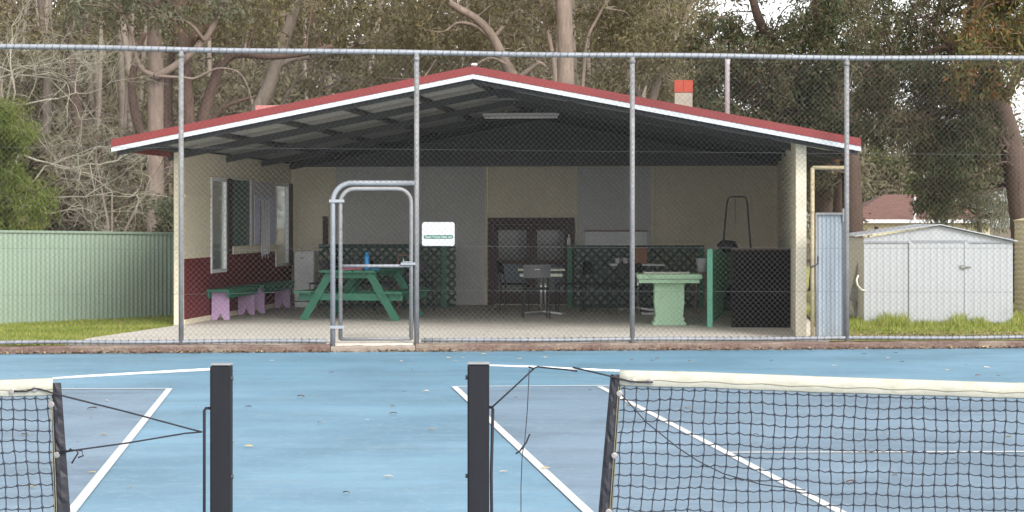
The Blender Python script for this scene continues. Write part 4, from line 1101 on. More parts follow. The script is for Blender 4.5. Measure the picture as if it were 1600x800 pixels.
def NP(px, py, off=0.0): return P(px, py, NY + off)
def net(side, label):
    rnd = random.Random(3 + side)
    # leading edge column and band outlines in picture pixels at the net's distance
    if side > 0:
        edge = lambda py: np.interp(py, [580, 800, 1020], [972, 957, 950])
        top = lambda px: np.interp(px, [968, 1100, 1280, 1450, 1600, 2300], [578, 581, 588, 593.5, 598.5, 612])
        bandh = lambda px: np.interp(px, [968, 1280, 1600, 2300], [25.5, 26, 25, 25])
        x_end = 2300; sgn = 1
    else:
        edge = lambda py: np.interp(py, [590, 800, 1020], [77, 91, 100])
        top = lambda px: np.interp(px, [-700, -300, 0, 82], [612, 600, 593.5, 590.5])
        bandh = lambda px: np.interp(px, [-700, 0, 82], [26, 27, 28])
        x_end = -700; sgn = -1
    base = NP(edge(700), 700); base.z = 0
    t = thing('tennis_net', base, label, 'net', 'tennis nets')
    # canvas headband
    x0 = 968 if sgn > 0 else 82.5
    m = MB(); n = 70; ring = []
    for i in range(n + 1):
        px = x0 + (x_end - x0) * i / n; tz, bz = top(px), top(px) + bandh(px); w = .008
        wob = .8 * math.sin(px * .05) + .5 * math.sin(px * .13)
        ring.append([NP(px, tz, 0), NP(px, tz + 3, -w), NP(px, (tz + bz) / 2 + wob, -w * 1.15), NP(px, bz - 2 + wob * .4, -w * .6), NP(px, bz + wob * .4, 0), NP(px, bz - 2, w * .6), NP(px, (tz + bz) / 2, w), NP(px, tz + 3, w)])
    vs = [p for r_ in ring for p in r_]
    fs = [(i * 8 + a, i * 8 + (a + 1) % 8, (i + 1) * 8 + (a + 1) % 8, (i + 1) * 8 + a) for i in range(n) for a in range(8)]
    fs += [tuple(range(8)), tuple(n * 8 + a for a in reversed(range(8)))]
    m.add(vs, fs); hb = m.build('headband', M['canvas'], t, True)
    m = MB(); m.tube([NP(x0 + (x_end - x0) * i / 60, top(x0 + (x_end - x0) * i / 60) + bandh(x0 + (x_end - x0) * i / 60) * .62 + 1.2 * math.sin(i * 1.7), -.0095) for i in range(61)], .0012, 4)
    m.build('stitching', M['stitch'], hb)
    # cord grid
    pit = 18.0; m = MB()
    ncol = int(abs(x_end - x0) / pit); rowsn = 24
    grid = {}
    for c in range(ncol):
        for r_ in range(rowsn):
            py0 = 0
            pxb = None
            u_ = c * pit
            px_top = (edge(600) + sgn * (6 + u_)); py = top(px_top) + bandh(px_top) + 3 + r_ * 16.4 * (1 + .004 * r_) + 1.6 * math.sin(c * .9 + r_ * .5) * (r_ > 0) + rnd.uniform(-.8, .8)
            fade = math.exp(-c / 14)
            px = edge(py) * fade + edge(600) * (1 - fade) + sgn * (6 + u_) + 1.3 * math.sin(r_ * .8 + c * .4) + rnd.uniform(-.8, .8)
            grid[c, r_] = NP(px, py, .003 * math.sin(c * 1.3 + r_))
            if grid[c, r_].z < .02: grid[c, r_].z = .02
    rad = .0023
    for c in range(ncol):
        px = None
        p0 = grid[c, 0] + Vector((0, 0, .012)); pts = [p0]
        for r_ in range(rowsn):
            if r_: pts.append((grid[c, r_] + grid[c, r_ - 1]) / 2 + Vector((.002 * math.sin(c * 3 + r_ * 2), 0, 0)))
            pts.append(grid[c, r_])
        m.tube(pts, rad, 5)
    for r_ in range(rowsn):
        pts = [NP(edge(600 + 16.4 * r_) - sgn * 2, HY + (H - grid[0, r_].z) * F / NY + 1, 0)]
        for c in range(ncol):
            if c: pts.append((grid[c, r_] + grid[c - 1, r_]) / 2 + Vector((0, -.001, -.0042 + .0012 * math.sin(c * 5 + r_ * 3))))
            pts.append(grid[c, r_])
        m.tube(pts, rad, 5)
    for p in grid.values(): m.obox(p, (.0042, 0, .0012), (0, .0042, 0), (-.0012, 0, .0042))
    m.build('netting', M['cord'], t, True)
    # black vinyl sleeve down the leading edge
    m = MB(); n = 40; ring = []
    for i in range(n + 1):
        py = (585 if sgn > 0 else 598) + i * (1010 - 590) / n
        if sgn > 0: a, b = np.interp(py, [585, 800, 1010], [954, 935, 922]), np.interp(py, [585, 800, 1010], [970.5, 957, 945])
        else: a, b = np.interp(py, [598, 800, 1010], [80, 85, 92]), np.interp(py, [598, 800, 1010], [95.5, 110, 117])
        wv = .004 * math.sin(i * .9) + .003 * math.sin(i * 2.3)
        if P(0, py, NY).z < .01: py = HY + (H - .01) * F / NY
        ring.append([NP(a, py, 0), NP(a * .75 + b * .25, py, -.010 + wv), NP((a + b) / 2, py, -.008 - wv), NP(b, py, -.004), NP(b, py, .006), NP((a + b) / 2, py, .010)])
    vs = [p for r_ in ring for p in r_]
    m.add(vs, [(i * 6 + a, i * 6 + (a + 1) % 6, (i + 1) * 6 + (a + 1) % 6, (i + 1) * 6 + a) for i in range(n) for a in range(6)] + [tuple(range(6)), tuple(n * 6 + a for a in reversed(range(6)))])
    sl = m.build('edge_sleeve', M['vinyl'], t)
    eyes = ((968, 615), (960, 712), (951, 800)) if sgn > 0 else ((80, 632), (88.5, 711))
    for px, py in eyes:
        c = NP(px, py, -.014); m = MB(); m.tube([c + Vector((0, .004, 0)), c, c - Vector((0, .001, 0))], [.0115, .0115, .008], 14); m.build('eyelet', M['eyelet'], sl)
    eyes = ((989, 596), (1016.5, 596)) if sgn > 0 else ((18, 612), (54, 608))
    for px, py in eyes:
        c = NP(px, py, -.014); m = MB(); m.tube([c + Vector((0, .004, 0)), c, c - Vector((0, .001, 0))], [.0105, .0105, .007], 14); m.build('eyelet', M['eyelet'], hb)
    for d_ in ((3, 8) if sgn > 0 else (-6, -11)):
        m = MB(); pts = []
        for i in range(40):
            py = (604 if sgn > 0 else 622) + i * 10
            b = np.interp(py, [585, 800, 1010], [972, 957, 945]) if sgn > 0 else np.interp(py, [598, 800, 1010], [84, 92, 98])
            pts.append(NP(b - (6 if sgn > 0 else 0) + (d_ * .6), py, -.0125))
        m.tube(pts, .0014, 4); m.build('seam_thread', M['stitch'], sl)
    # white steel cable running on to the post
    m = MB()
    if sgn > 0: m.tube([NP(765, 571), NP(835, 573.2), NP(900, 576.5), NP(968, 579.5)], .0038, 8)
    else: m.tube([NP(328, 577), NP(220, 583), NP(140, 587.5), NP(82, 591.5)], .0045, 8)
    m.build('headline_cable', M['cable'], t, True)
    return t
net(1, 'long tennis net with stained cream headband right of the posts')
net(-1, 'tennis net end with cream headband at the left of the posts')
# ropes
def rope(label, parts, rad=.0026):
    m = MB()
    for pts in parts: m.tube([NP(*p) for p in pts], rad, 6)
    return tag(m.build('lacing_rope', M['rope'], smooth=True), label, 'rope', 'black net lacing ropes')
rope('black cord tied from left headband eyelets across to the lacing rod', [[(22, 611, -.013), (40, 611.5, -.016), (54, 607, -.014), (62, 608, -.014), (100, 619, -.02), (200, 644, -.02), (300, 671, -.02), (316, 675, -.01)]], .0032)
rope('black cord from lacing rod down to the knot on left net sleeve', [[(316, 675, -.012), (290, 677, -.012), (200, 692, -.012), (120, 703, -.016), (92, 708, -.016)], [(118, 702, -.014), (122, 708, -.014), (112, 724, -.012)], [(108, 703, -.016), (128, 704, -.016), (130, 712, -.016), (122, 715, -.016)],
      [(95, 706, -.018), (100, 702, -.022), (106, 705, -.02), (110, 701, -.022), (114, 705, -.02)]], .0030)
rope('black cord tied diagonally from right post rod to the white cable', [[(767, 638, -.005), (790, 617, -.008), (815, 594, -.008), (835, 575, -.006)], [(826, 573, -.006), (833, 576, -.012), (840, 573, -.01), (847, 574, -.006)], [(847, 574, -.006), (880, 577, -.006), (902, 580, -.006)]], .0032)
rope('thin cord hanging from the white cable with a knot midway', [[(827, 577, -.004), (824, 640, -.004), (820, 690, -.004), (816, 710, -.004), (814, 760, -.004), (814, 1005, -.004)]], .0016)
rope('short knotted cord end dangling on the thin hanging cord', [[(806, 709, -.006), (812, 705, -.008), (817, 698, -.01), (822, 692, -.008), (827, 680, -.006), (828, 678, -.006)], [(815, 702, -.012), (819, 697, -.012)]], .0030)
rope('black cord from the white cable laced through right headband eyelets', [[(895, 574, -.004), (930, 582, -.008), (966, 591, -.018), (985, 596, -.015), (1000, 597.5, -.017), (1020, 597, -.015)]], .0032)
rope('slack black cord sagging diagonally in front of the right netting', [[(970, 615, -.012), (1010, 660, -.010), (1060, 700, -.010), (1090, 720, -.010), (1130, 740, -.010), (1190, 757, -.010), (1258, 766, -.010)]], .0021)

# ------------------------------------------------------------------ fallen leaves on the court
lmats = [paint('dry_leaf_%s' % a, c, .8, .25, 30, 0, 80, .2) for a, c in (('tan', (.42, .33, .22)), ('pale', (.46, .39, .31)), ('brown', (.13, .075, .045)), ('straw', (.38, .30, .17)))]
def leaf_mesh(i):
    b = MB(); n = 6; vs = []; rnd = random.Random(i); cu = rnd.uniform(.003, .009)
    for j in range(n + 1):
        t = j / n; w = .017 * math.sin(math.pi * min(1, .06 + .9 * t)) ; x = (t - .5) * .075; z = .003 + cu * math.sin(t * 3.1)
        y = .006 * math.sin(t * 3 + i)
        vs += [Vector((x, y - w, z + .004)), Vector((x, y, z)), Vector((x, y + w, z + .009))]
    fs = []
    for j in range(n): fs += [(3 * j, 3 * j + 1, 3 * j + 4, 3 * j + 3), (3 * j + 1, 3 * j + 2, 3 * j + 5, 3 * j + 4)]
    b.add(vs, fs); return b.build('dry_leaf', lmats[i % 4])
protos = [leaf_mesh(i) for i in range(8)]
spots = [(470, 622, 2, 1.7), (614, 648.5, 2, 1.5), (613, 637, 3, 1.2), (501, 663, 1, 1.3), (498, 620, 1, .8), (518, 584, 2, 1.1), (674, 674, 3, 1.2), (607, 748, 1, 1.2), (541, 773, 2, 1.0), (666, 613, 1, 1.0), (144, 641, 2, 1.7), (152, 636, 2, 1.2), (162, 682, 3, 1.2), (143, 656, 1, .8), (167, 628, 1, 1.0),
         (40, 682, 3, 1.7), (48, 764, 3, 1.2), (202, 765, 1, .9), (144, 741, 3, 1.0), (34, 589, 1, 1.0), (203, 588, 1, 1.0), (310, 591, 1, .7), (120, 608, 1, .7), (267, 604, 3, .8), (241, 562, 1, 1.0), (307, 638, 1, .8), (388, 638, 2, 1.2), (364, 695, 1, .9), (389, 700, 3, 1.3), (123, 692, 1, .7),
         (171, 548, 3, 1.6), (203, 548, 3, 1.5), (228, 550, 1, 1.4), (383, 550, 3, 1.4), (425, 565, 1, .9), (462, 565, 3, .9), (560, 548, 3, 1.5), (575, 549, 3, 1.6), (627, 566, 1, 1.0), (701, 561, 3, 1.1), (712, 566, 1, 1.0), (724, 561, 1, .9), (725, 555, 1, .9), (756, 555, 3, 1.3), (714, 548, 3, 1.6), (672, 548, 3, 1.3),
         (644, 580, 1, .9), (628, 590, 1, .9), (644, 594, 1, .7), (632, 614, 2, .6), (574, 658, 1, .6), (806, 623, 2, .8), (812, 562, 3, 1.0), (852, 735, 3, 1.2), (787, 740, 1, 1.0), (987, 564, 2, .9), (1019, 565, 2, .8), (1027, 562, 2, 1.1), (1077, 566, 3, 1.1), (1110, 546.5, 3, 1.6), (852, 560, 1, .9), (922, 611, 2, .7), (983, 637, 3, 1.5),
         (1075, 640, 3, 1.3), (1181, 682, 2, 1.0), (1297, 546, 3, 2.0), (1304, 573, 1, 1.0), (1409, 567, 2, 1.2), (1388, 561, 1, 1.0), (1462, 571, 1, .9), (1480, 580, 3, 1.0), (1528, 589, 2, 1.4), (1542, 576, 1, 1.3), (1560, 589, 2, 1.0), (1350, 555, 2, 1.2), (1540, 544.5, 3, 2.0), (1443, 545, 3, 1.3), (1205, 565, 2, .9), (1330, 756, 2, 1.3), (1332, 673, 3, 1.3), (1398, 746, 2, .8), (1490, 721, 2, .8), (1575, 686, 3, 1.4), (1381, 681, 1, 1.0), (1400, 553, 2, .9), (1510, 572, 3, .9)]
rnd = random.Random(8); used = set()
for i, (px, py, cc, s_) in enumerate(spots):
    kk = cc + (4 if i % 2 else 0); src = protos[kk]
    if kk in used: o = src.copy(); C.objects.link(o)
    else: o = src; used.add(kk)
    g = G(px, py, .0); o.location = g + Vector((0, 0, .009)); o.rotation_euler = (rnd.uniform(-.2, .2), rnd.uniform(-.1, .1), rnd.uniform(-.5, .5) + (3.14 if rnd.random() < .5 else 0)); s_ *= .62; o.scale = (s_, s_, s_)
    lab = {1: 'small pale dry leaf lying on the blue court', 2: 'dark brown dry leaf lying on the blue court', 3: 'straw coloured dry leaf lying on the blue court'}[cc]
    tag(o, lab, 'leaf', {1: 'pale leaves on the court', 2: 'brown leaves on the court', 3: 'straw leaves on the court'}[cc])
for i, p in enumerate(protos):
    if i not in used: bpy.data.objects.remove(p)
# ------------------------------------------------------------------ trees
LEAF = {
 'olive': leafmat('olive_gum_leaves', [(.085, .080, .042), (.14, .128, .065), (.19, .165, .088), (.25, .195, .125)], .5, .3),
 'greygreen': leafmat('grey_green_gum_leaves', [(.075, .09, .055), (.125, .14, .088), (.17, .175, .115), (.21, .185, .125)], .5, .3),
 'dark': leafmat('dark_gum_leaves', [(.035, .050, .024), (.070, .088, .042), (.115, .108, .058), (.19, .135, .09)], .45, .25),
 'bronze': leafmat('yellow_green_gum_leaves', [(.06, .075, .025), (.11, .12, .045), (.17, .15, .06), (.30, .11, .05)], .5, .3),
 'bright': leafmat('bright_green_needles', [(.055, .085, .016), (.11, .15, .03), (.17, .20, .05), (.22, .21, .07)], .6, .3, 1.6),
 'wood': leafmat('distant_scrub_leaves', [(.10, .085, .058), (.155, .130, .085), (.18, .165, .095), (.24, .195, .14)], .7, .3, .35),
 'far': leafmat('far_green_leaves', [(.07, .085, .03), (.12, .14, .05), (.17, .18, .07)], .7, .3, .35),
}
BARK = {
 'pink': bark('smooth_pinkish_bark', (.205, .155, .127), (.09, .066, .054), amt=(.5, .72)),
 'tan': bark('tan_bark', (.25, .195, .155), (.12, .09, .072), amt=(.5, .72)),
 'dark': bark('dark_rough_bark', (.085, .05, .038), (.025, .017, .014), amt=(.5, .72)),
 'rust': bark('rusty_rough_bark', (.115, .072, .056), (.024, .018, .015), amt=(.5, .72)),
 'grey': bark('grey_brown_bark', (.21, .17, .14), (.09, .07, .057)),
 'brown': bark('brown_trunk_bark', (.105, .068, .054), (.045, .03, .025)),
 'lichen': bark('pale_lichen_twigs', (.33, .31, .24), (.19, .165, .12)),
 'twig': paint('brown_twigs', (.22, .17, .135), .9, .25, 3, 0, 30, 0),
}
def spline(pts, n=5):
    pts = [Vector(p) for p in pts]; out = []
    for i in range(len(pts) - 1):
        p0 = pts[max(i - 1, 0)]; p1 = pts[i]; p2 = pts[i + 1]; p3 = pts[min(i + 2, len(pts) - 1)]
        for j in range(n):
            t = j / n
            out.append(.5 * ((2 * p1) + (p2 - p0) * t + (2 * p0 - 5 * p1 + 4 * p2 - p3) * t * t + (3 * p1 - p0 - 3 * p2 + p3) * t ** 3))
    out.append(pts[-1]); return out
def limb(mb, pts, r0, r1, n=9, k_=6, rough=.08, seed=0):
    sp = spline(pts, k_); N = len(sp); rd = random.Random(seed + N)
    rs = [r0 + (r1 - r0) * (i / (N - 1)) ** .9 for i in range(N)]
    rs = [r * (1 + rd.uniform(-rough, rough)) for r in rs]
    mb.tube(sp, rs, n); return sp
def pxp(path, Y, dY=0.0): return [P(px, py, Y + dY * i / max(1, len(path) - 1)) for i, (px, py) in enumerate(path)]
def inview(p, m=330):
    px = CX + p[:, 0] / p[:, 1] * F; py = HY - (p[:, 2] - H) / p[:, 1] * F
    return (px > -m) & (px < 1600 + m) & (py > -m)
def zone(n, px0, px1, py0, py1, Y0, Y1, rad, g):
    px, py, Y = g.uniform(px0, px1, n), g.uniform(py0, py1, n), g.uniform(Y0, Y1, n)
    return np.column_stack([(px - CX) * Y / F, Y, H - (py - HY) * Y / F, rad * g.uniform(.65, 1.3, n)])
def unit(v): return v / (np.linalg.norm(v, axis=-1, keepdims=True) + 1e-9)
def tubes3(A, B, ra, rb):
    d = unit(B - A); ref = np.tile([[.3, .5, .81]], (len(A), 1)); s = unit(np.cross(d, ref)); t = np.cross(d, s)
    V = []
    for base, r in ((A, ra), (B, rb)):
        for a in (0, 2.094, 4.189): V.append(base + (s * math.cos(a) + t * math.sin(a)) * np.asarray(r).reshape(-1, 1))
    V = np.stack(V, 1).reshape(-1, 3); o = (np.arange(len(A)) * 6)[:, None]
    Q = np.concatenate([o + np.array([[a, (a + 1) % 3, 3 + (a + 1) % 3, 3 + a]]) for a in range(3)])
    return V, Q
def foliage(centers, tw, lv, L, W, droop, g, twr=.006, spread=.16, flat=.8):
    n = len(centers); c = centers[:, :3]; rad = centers[:, 3]
    # twigs radiating from each clump centre in three bent pieces
    d = unit(g.normal(0, 1, (n, tw, 3)) * [1, 1, flat]); d[..., 2] += .15; d = unit(d)
    ln = rad[:, None] * g.uniform(.5, 1.1, (n, tw))
    p0 = np.repeat(c[:, None], tw, 1) + g.normal(0, .12, (n, tw, 3)) * rad[:, None, None]
    pts = [p0]
    for i in range(3):
        d = unit(d + g.normal(0, .28, d.shape) + np.array([0, 0, -droop * .35 * i])); pts.append(pts[-1] + d * (ln / 3)[..., None])
    A = np.concatenate([pts[i].reshape(-1, 3) for i in range(3)]); B = np.concatenate([pts[i + 1].reshape(-1, 3) for i in range(3)])
    m = n * tw; ra = np.concatenate([np.full(m, twr), np.full(m, twr * .75), np.full(m, twr * .5)]); rb = np.concatenate([np.full(m, twr * .75), np.full(m, twr * .5), np.full(m, twr * .3)])
    kp = inview(A); TV, TQ = tubes3(A[kp], B[kp], ra[kp], rb[kp])
    # leaves along them
    P3 = np.stack([q.reshape(-1, 3) for q in pts], 1)          # m,4,3
    ti = g.integers(0, m, n * lv); u = g.random(n * lv) ** .6 * 2.999; si = u.astype(int); fr = (u - si)[:, None]
    pos = P3[ti, si] * (1 - fr) + P3[ti, si + 1] * fr + g.normal(0, 1, (n * lv, 3)) * spread * np.repeat(rad, tw)[ti][:, None]
    kp = inview(pos); pos = pos[kp]; ti = ti[kp]
    ax = unit(g.normal(0, .75, pos.shape) + np.array([0, 0, -droop])); k2 = len(pos)
    wv = unit(np.cross(ax, g.normal(0, 1, pos.shape))); l = (L * g.uniform(.55, 1.3, k2))[:, None]; w = (W * g.uniform(.6, 1.25, k2))[:, None] / 2
    V = np.stack([pos, pos + ax * l * .42 + wv * w, pos + ax * l, pos + ax * l * .42 - wv * w], 1).reshape(-1, 3)
    return (TV, TQ), (V, np.arange(4 * k2).reshape(-1, 4))
def crown(parent, centers, leaf, g, tw=9, lv=220, L=.12, W=.03, droop=.6, twmat='twig', twr=.006, spread=.16, name='crown'):
    (TV, TQ), (V, Q) = foliage(centers, tw, lv, L, W, droop, g, twr, spread)
    o = np_mesh(name, np.vstack([V, TV]), np.vstack([Q, TQ + len(V)]), LEAF[leaf], parent)
    o.data.materials.append(BARK[twmat]); mi = np.zeros(len(o.data.polygons), dtype=np.int32); mi[len(Q):] = 1
    o.data.polygons.foreach_set('material_index', mi)
def feeders(mb, centers, nodes, g, r0=.035, every=1, n=5):
    for c in centers[::every]:
        c = Vector(c[:3]); cand = [q for q in nodes if q.z < c.z + .6] or nodes
        q = min(cand, key=lambda v: (v - c).length + random.Random(int(c.x * 99)).random()); L = (c - q).length
        mid = (q + c) / 2 + Vector(g.normal(0, .09 * L, 3)) + Vector((0, 0, .07 * L))
        r = min(r0, .012 + .010 * L); limb(mb, [q, (q * 2 + mid) / 3, mid, c], r, .007, n, 4, .12)
def tree(label, cat, base, limbs, barkname, centers=None, leaf='olive', g=None, feed=1, name='gum_tree', r_feed=.035, feedbark=None, **kw):
    t = thing(name, base, label, cat)
    mb = MB(); nodes = []
    for i, (pts, r0, r1) in enumerate(limbs):
        sp = limb(mb, pts, r0, r1, 12 if r0 > .12 else 8, 7, .05, i)
        nodes += sp[len(sp) // 3 if i == 0 else 2:]
    if centers is not None and feed: feeders(mb, centers, nodes, g, r_feed, feed)
    mb.build('trunk', BARK[barkname], t, True)
    if centers is not None:
        crown(t, centers, leaf, g, **kw)
    return t
def gnd(px, Y): v = P(px, 345, Y); v.z = .07; return v
def base_path(px, Y, path): return [gnd(px, Y)] + pxp(path, Y)
g = np.random.default_rng(21)
# tall pinkish gum left of the pavilion
Y = 46
tree('tall straight pinkish gum trunk rising just left of the pavilion roof', 'tree', gnd(243, Y),
     [(base_path(244, Y, [(243, 300), (243, 200), (244, 120), (241, 40), (239, -60), (238, -140)]), .205, .15),
      (pxp([(240, 118), (222, 108), (212, 85), (206, 55), (192, 20)], Y - .3), .07, .02),
      (pxp([(243, 120), (275, 102), (315, 68), (340, 25), (362, -40)], Y - .3), .10, .06),
      (pxp([(320, 64), (300, 40), (285, 32), (268, 30), (250, 22)], Y - .4), .045, .015),
      (pxp([(246, 119), (285, 121), (305, 122), (340, 107), (372, 113), (388, 138), (394, 165)], Y - .8), .035, .012)],
     'pink', np.vstack([zone(34, 90, 260, -70, 45, 44, 48, .55, g), zone(14, 250, 400, -80, 25, 44, 48, .55, g)]), 'greygreen', g, lv=170, L=.14, W=.04)
# dark thin trunk further left
Y = 60
tree('slim dark trunk standing behind the bare lichen branches', 'tree', gnd(142, Y),
     [(base_path(142, Y, [(136, 330), (126, 240), (118, 150), (108, 60), (104, -20), (100, -120)]), .20, .13),
      (pxp([(112, 90), (90, 60), (60, 48), (30, 20)], Y), .06, .02), (pxp([(110, 70), (140, 40), (170, 15)], Y), .05, .02)],
     'brown', zone(34, -60, 200, -80, 90, 57, 63, .8, g), 'olive', g, lv=170, L=.19, W=.055, name='slim_tree')
# rough dark multi stemmed tree
Y = 50
tree('rough dark multi stemmed tree with rusty sprawling limbs beside the roof', 'tree', gnd(270, Y),
     [(base_path(268, Y, [(262, 330), (235, 240), (214, 190), (206, 140), (212, 95), (226, 50)]), .17, .07),
      (base_path(275, Y + .3, [(268, 300), (264, 220), (262, 150), (268, 90), (280, 20)]), .19, .08),
      (base_path(300, Y - .3, [(300, 330), (297, 240), (292, 150), (284, 70), (278, 30), (282, -60)]), .20, .12),
      (base_path(312, Y, [(308, 300), (312, 210), (330, 140), (348, 98), (372, 84), (420, 88), (470, 84), (520, 72)]), .20, .06),
      (pxp([(284, 92), (300, 62), (335, 30), (352, -20), (360, -80)], Y - .6), .13, .10),
      (pxp([(300, 250), (320, 205), (350, 168), (400, 150)], Y + .4), .10, .03)],
     'rust', np.vstack([zone(30, 260, 480, -80, 60, 48, 53, .7, g), zone(12, 200, 330, 90, 330, 51, 53, .6, g)]), 'olive', g, lv=140, L=.16, W=.045, name='rough_tree')
# leaning grey tree
Y = 55
tree('leaning grey limbed tree above the left slope of the red roof', 'tree', gnd(398, Y),
     [(base_path(400, Y, [(398, 260), (402, 180), (418, 140), (436, 90), (452, 40), (464, 0), (480, -80)]), .22, .13),
      (pxp([(412, 150), (432, 108), (462, 92), (505, 88), (560, 70)], Y), .11, .03), (pxp([(458, 20), (440, 25), (422, 30), (410, 0)], Y), .07, .03),
      (pxp([(430, 190), (448, 150), (470, 118), (492, 100)], Y + 1), .05, .02), (pxp([(500, 200), (500, 140), (508, 100), (522, 60)], Y + 1), .06, .03)],
     'grey', np.vstack([zone(44, 390, 640, -90, 70, 52, 58, .75, g), zone(20, 490, 640, 60, 170, 54, 58, .7, g)]), 'olive', g, lv=150, L=.17, W=.05, name='leaning_tree')
# twisting tree behind the ridge
Y = 52
tree('twisting tan limbed tree right behind the roof ridge', 'tree', gnd(840, Y),
     [(base_path(840, Y, [(832, 200), (812, 140), (788, 95), (768, 55), (742, 28), (700, 2), (672, -40)]), .17, .08),
      (pxp([(776, 70), (745, 42), (715, 36), (690, 50), (640, 42)], Y), .06, .02), (pxp([(800, 130), (828, 108), (842, 98), (852, 104)], Y - 1), .07, .04),
      (pxp([(790, 100), (760, 92), (700, 130), (660, 125)], Y - .5), .04, .012), (pxp([(770, 60), (800, 20), (812, -40)], Y), .06, .03)],
     'tan', np.vstack([zone(52, 590, 850, -90, 80, 49, 56, .75, g), zone(22, 600, 760, 60, 150, 54, 57, .7, g)]), 'olive', g, lv=150, L=.16, W=.05, name='twisting_tree')
# tall pale trunk behind the right slope
Y = 47
tree('tall pale straight trunk behind the right roof slope', 'tree', gnd(884, Y),
     [(base_path(885, Y, [(884, 250), (884, 130), (883, 60), (881, 0), (880, -130)]), .21, .17)],
     'tan', zone(20, 800, 960, -90, -5, 46, 49, .6, g), 'greygreen', g, lv=120, name='tall_gum')
Y = 49
tree('slender forked sapling close left of the tall pale trunk', 'tree', gnd(868, Y),
     [(base_path(869, Y, [(868, 250), (868, 130), (860, 70), (850, 25), (838, -20), (830, -90)]), .075, .045),
      (pxp([(866, 110), (872, 60), (874, 10), (882, -50)], Y), .04, .02), (pxp([(850, 40), (820, 20), (790, 22)], Y), .03, .012)],
     'tan', zone(16, 800, 900, -100, 40, 47, 51, .55, g), 'olive', g, lv=110, name='sapling')
tree('thin leaning sapling right of the tall pale trunk', 'tree', gnd(900, 51),
     [(base_path(900, 51, [(908, 200), (912, 110), (918, 60), (935, 25), (958, -20)]), .06, .03)],
     'tan', zone(22, 890, 1010, -90, 90, 49, 54, .6, g), 'olive', g, lv=120, L=.15, W=.045, name='sapling')
# olive tree behind the chimney
Y = 54
tree('dense olive brown tree behind the orange topped chimney', 'tree', gnd(1010, Y),
     [(base_path(1010, Y, [(1010, 230), (1020, 150), (1045, 80), (1072, 20), (1090, -60)]), .16, .08), (pxp([(1015, 190), (985, 120), (960, 60), (940, 0)], Y), .10, .03),
      (pxp([(1050, 70), (1065, 90), (1060, 130)], Y - 1), .03, .01)],
     'grey', np.vstack([zone(70, 915, 1110, 20, 210, 50, 57, .75, g), zone(26, 900, 1085, -90, 30, 51, 57, .75, g)]), 'olive', g, lv=170, L=.16, W=.048, name='olive_tree')
# big dark-leaved tree on the right
Y = 42
tree('broad dark leaved tree with brown trunks behind the side gate', 'tree', gnd(1333, Y),
     [(base_path(1333, Y, [(1333, 400), (1331, 300), (1322, 200), (1300, 110), (1284, 30), (1280, -60)]), .235, .15),
      (base_path(1309, Y + .7, [(1309, 400), (1309, 320), (1322, 240), (1345, 150), (1365, 80), (1390, 20)]), .13, .06),
      (base_path(1284, Y + 1.5, [(1284, 400), (1284, 300), (1278, 200), (1240, 110), (1190, 40), (1170, -30)]), .30, .07),
      (pxp([(1300, 150), (1250, 105), (1200, 90), (1140, 95)], Y), .07, .02), (pxp([(1296, 120), (1340, 70), (1400, 50)], Y), .07, .02)],
     'brown', np.vstack([zone(105, 1095, 1345, 75, 215, 39.6, 45, .62, g), zone(26, 1215, 1320, 180, 300, 40, 44, .5, g), zone(64, 1165, 1345, -80, 85, 39.6, 45, .68, g), zone(9, 1080, 1170, 30, 80, 40, 44, .38, g)]),
     'dark', g, lv=260, L=.135, W=.036, droop=.8, name='dark_leaved_tree')
# leaning trunk at the right edge
Y = 35
tree('massive leaning brown trunk at the right edge with drooping dark foliage', 'tree', gnd(1606, Y),
     [(base_path(1606, Y, [(1604, 400), (1598, 330), (1588, 270), (1572, 200), (1560, 165), (1548, 120), (1535, 60), (1520, -20)]), .27, .15),
      (pxp([(1552, 130), (1525, 88), (1498, 72), (1462, 78), (1430, 92), (1390, 98)], Y - .4), .12, .03),
      (pxp([(1575, 230), (1558, 205), (1546, 185), (1540, 160)], Y - .3), .05, .03),
      (pxp([(1560, 165), (1590, 120), (1625, 80)], Y), .09, .05), (pxp([(1490, 72), (1476, 100), (1462, 125), (1450, 138)], Y - .7), .02, .008)],
     'brown', np.vstack([zone(86, 1340, 1545, 85, 215, 33.5, 38, .5, g), zone(46, 1440, 1540, 200, 300, 33.5, 38, .45, g), zone(60, 1350, 1570, -70, 75, 33.5, 38, .55, g), zone(9, 1425, 1475, 280, 325, 34, 36, .30, g)]),
     'dark', g, lv=250, L=.115, W=.030, droop=.85, name='leaning_tree')
tree('yellow green gum crown with orange tinged leaves in the upper right corner', 'tree', gnd(1690, 33),
     [(base_path(1690, 33, [(1690, 300), (1680, 150), (1650, 60), (1600, 0)]), .16, .06)],
     'brown', np.vstack([zone(46, 1510, 1680, -60, 110, 31.5, 34, .42, g), zone(8, 1500, 1570, 105, 150, 32, 33, .3, g)]), 'bronze', g, lv=190, L=.12, W=.036, droop=.7, name='yellow_gum')
tree('wispy grey green bush between the shed roof and the leaning trunk', 'tree', gnd(1530, 42),
     [(base_path(1530, 42, [(1530, 340), (1526, 290), (1535, 240)]), .07, .03)],
     'brown', zone(70, 1455, 1588, 225, 345, 40, 44, .5, g), 'greygreen', g, lv=190, L=.12, W=.022, droop=1.2, name='wispy_bush')
tree('light green rounded tree behind the far tiled house', 'tree', gnd(1385, 92),
     [(base_path(1385, 92, [(1385, 320), (1385, 280)]), .2, .1)],
     'brown', zone(46, 1320, 1440, 245, 330, 90, 96, 1.1, g), 'far', g, lv=240, L=.25, W=.09, name='rounded_tree')
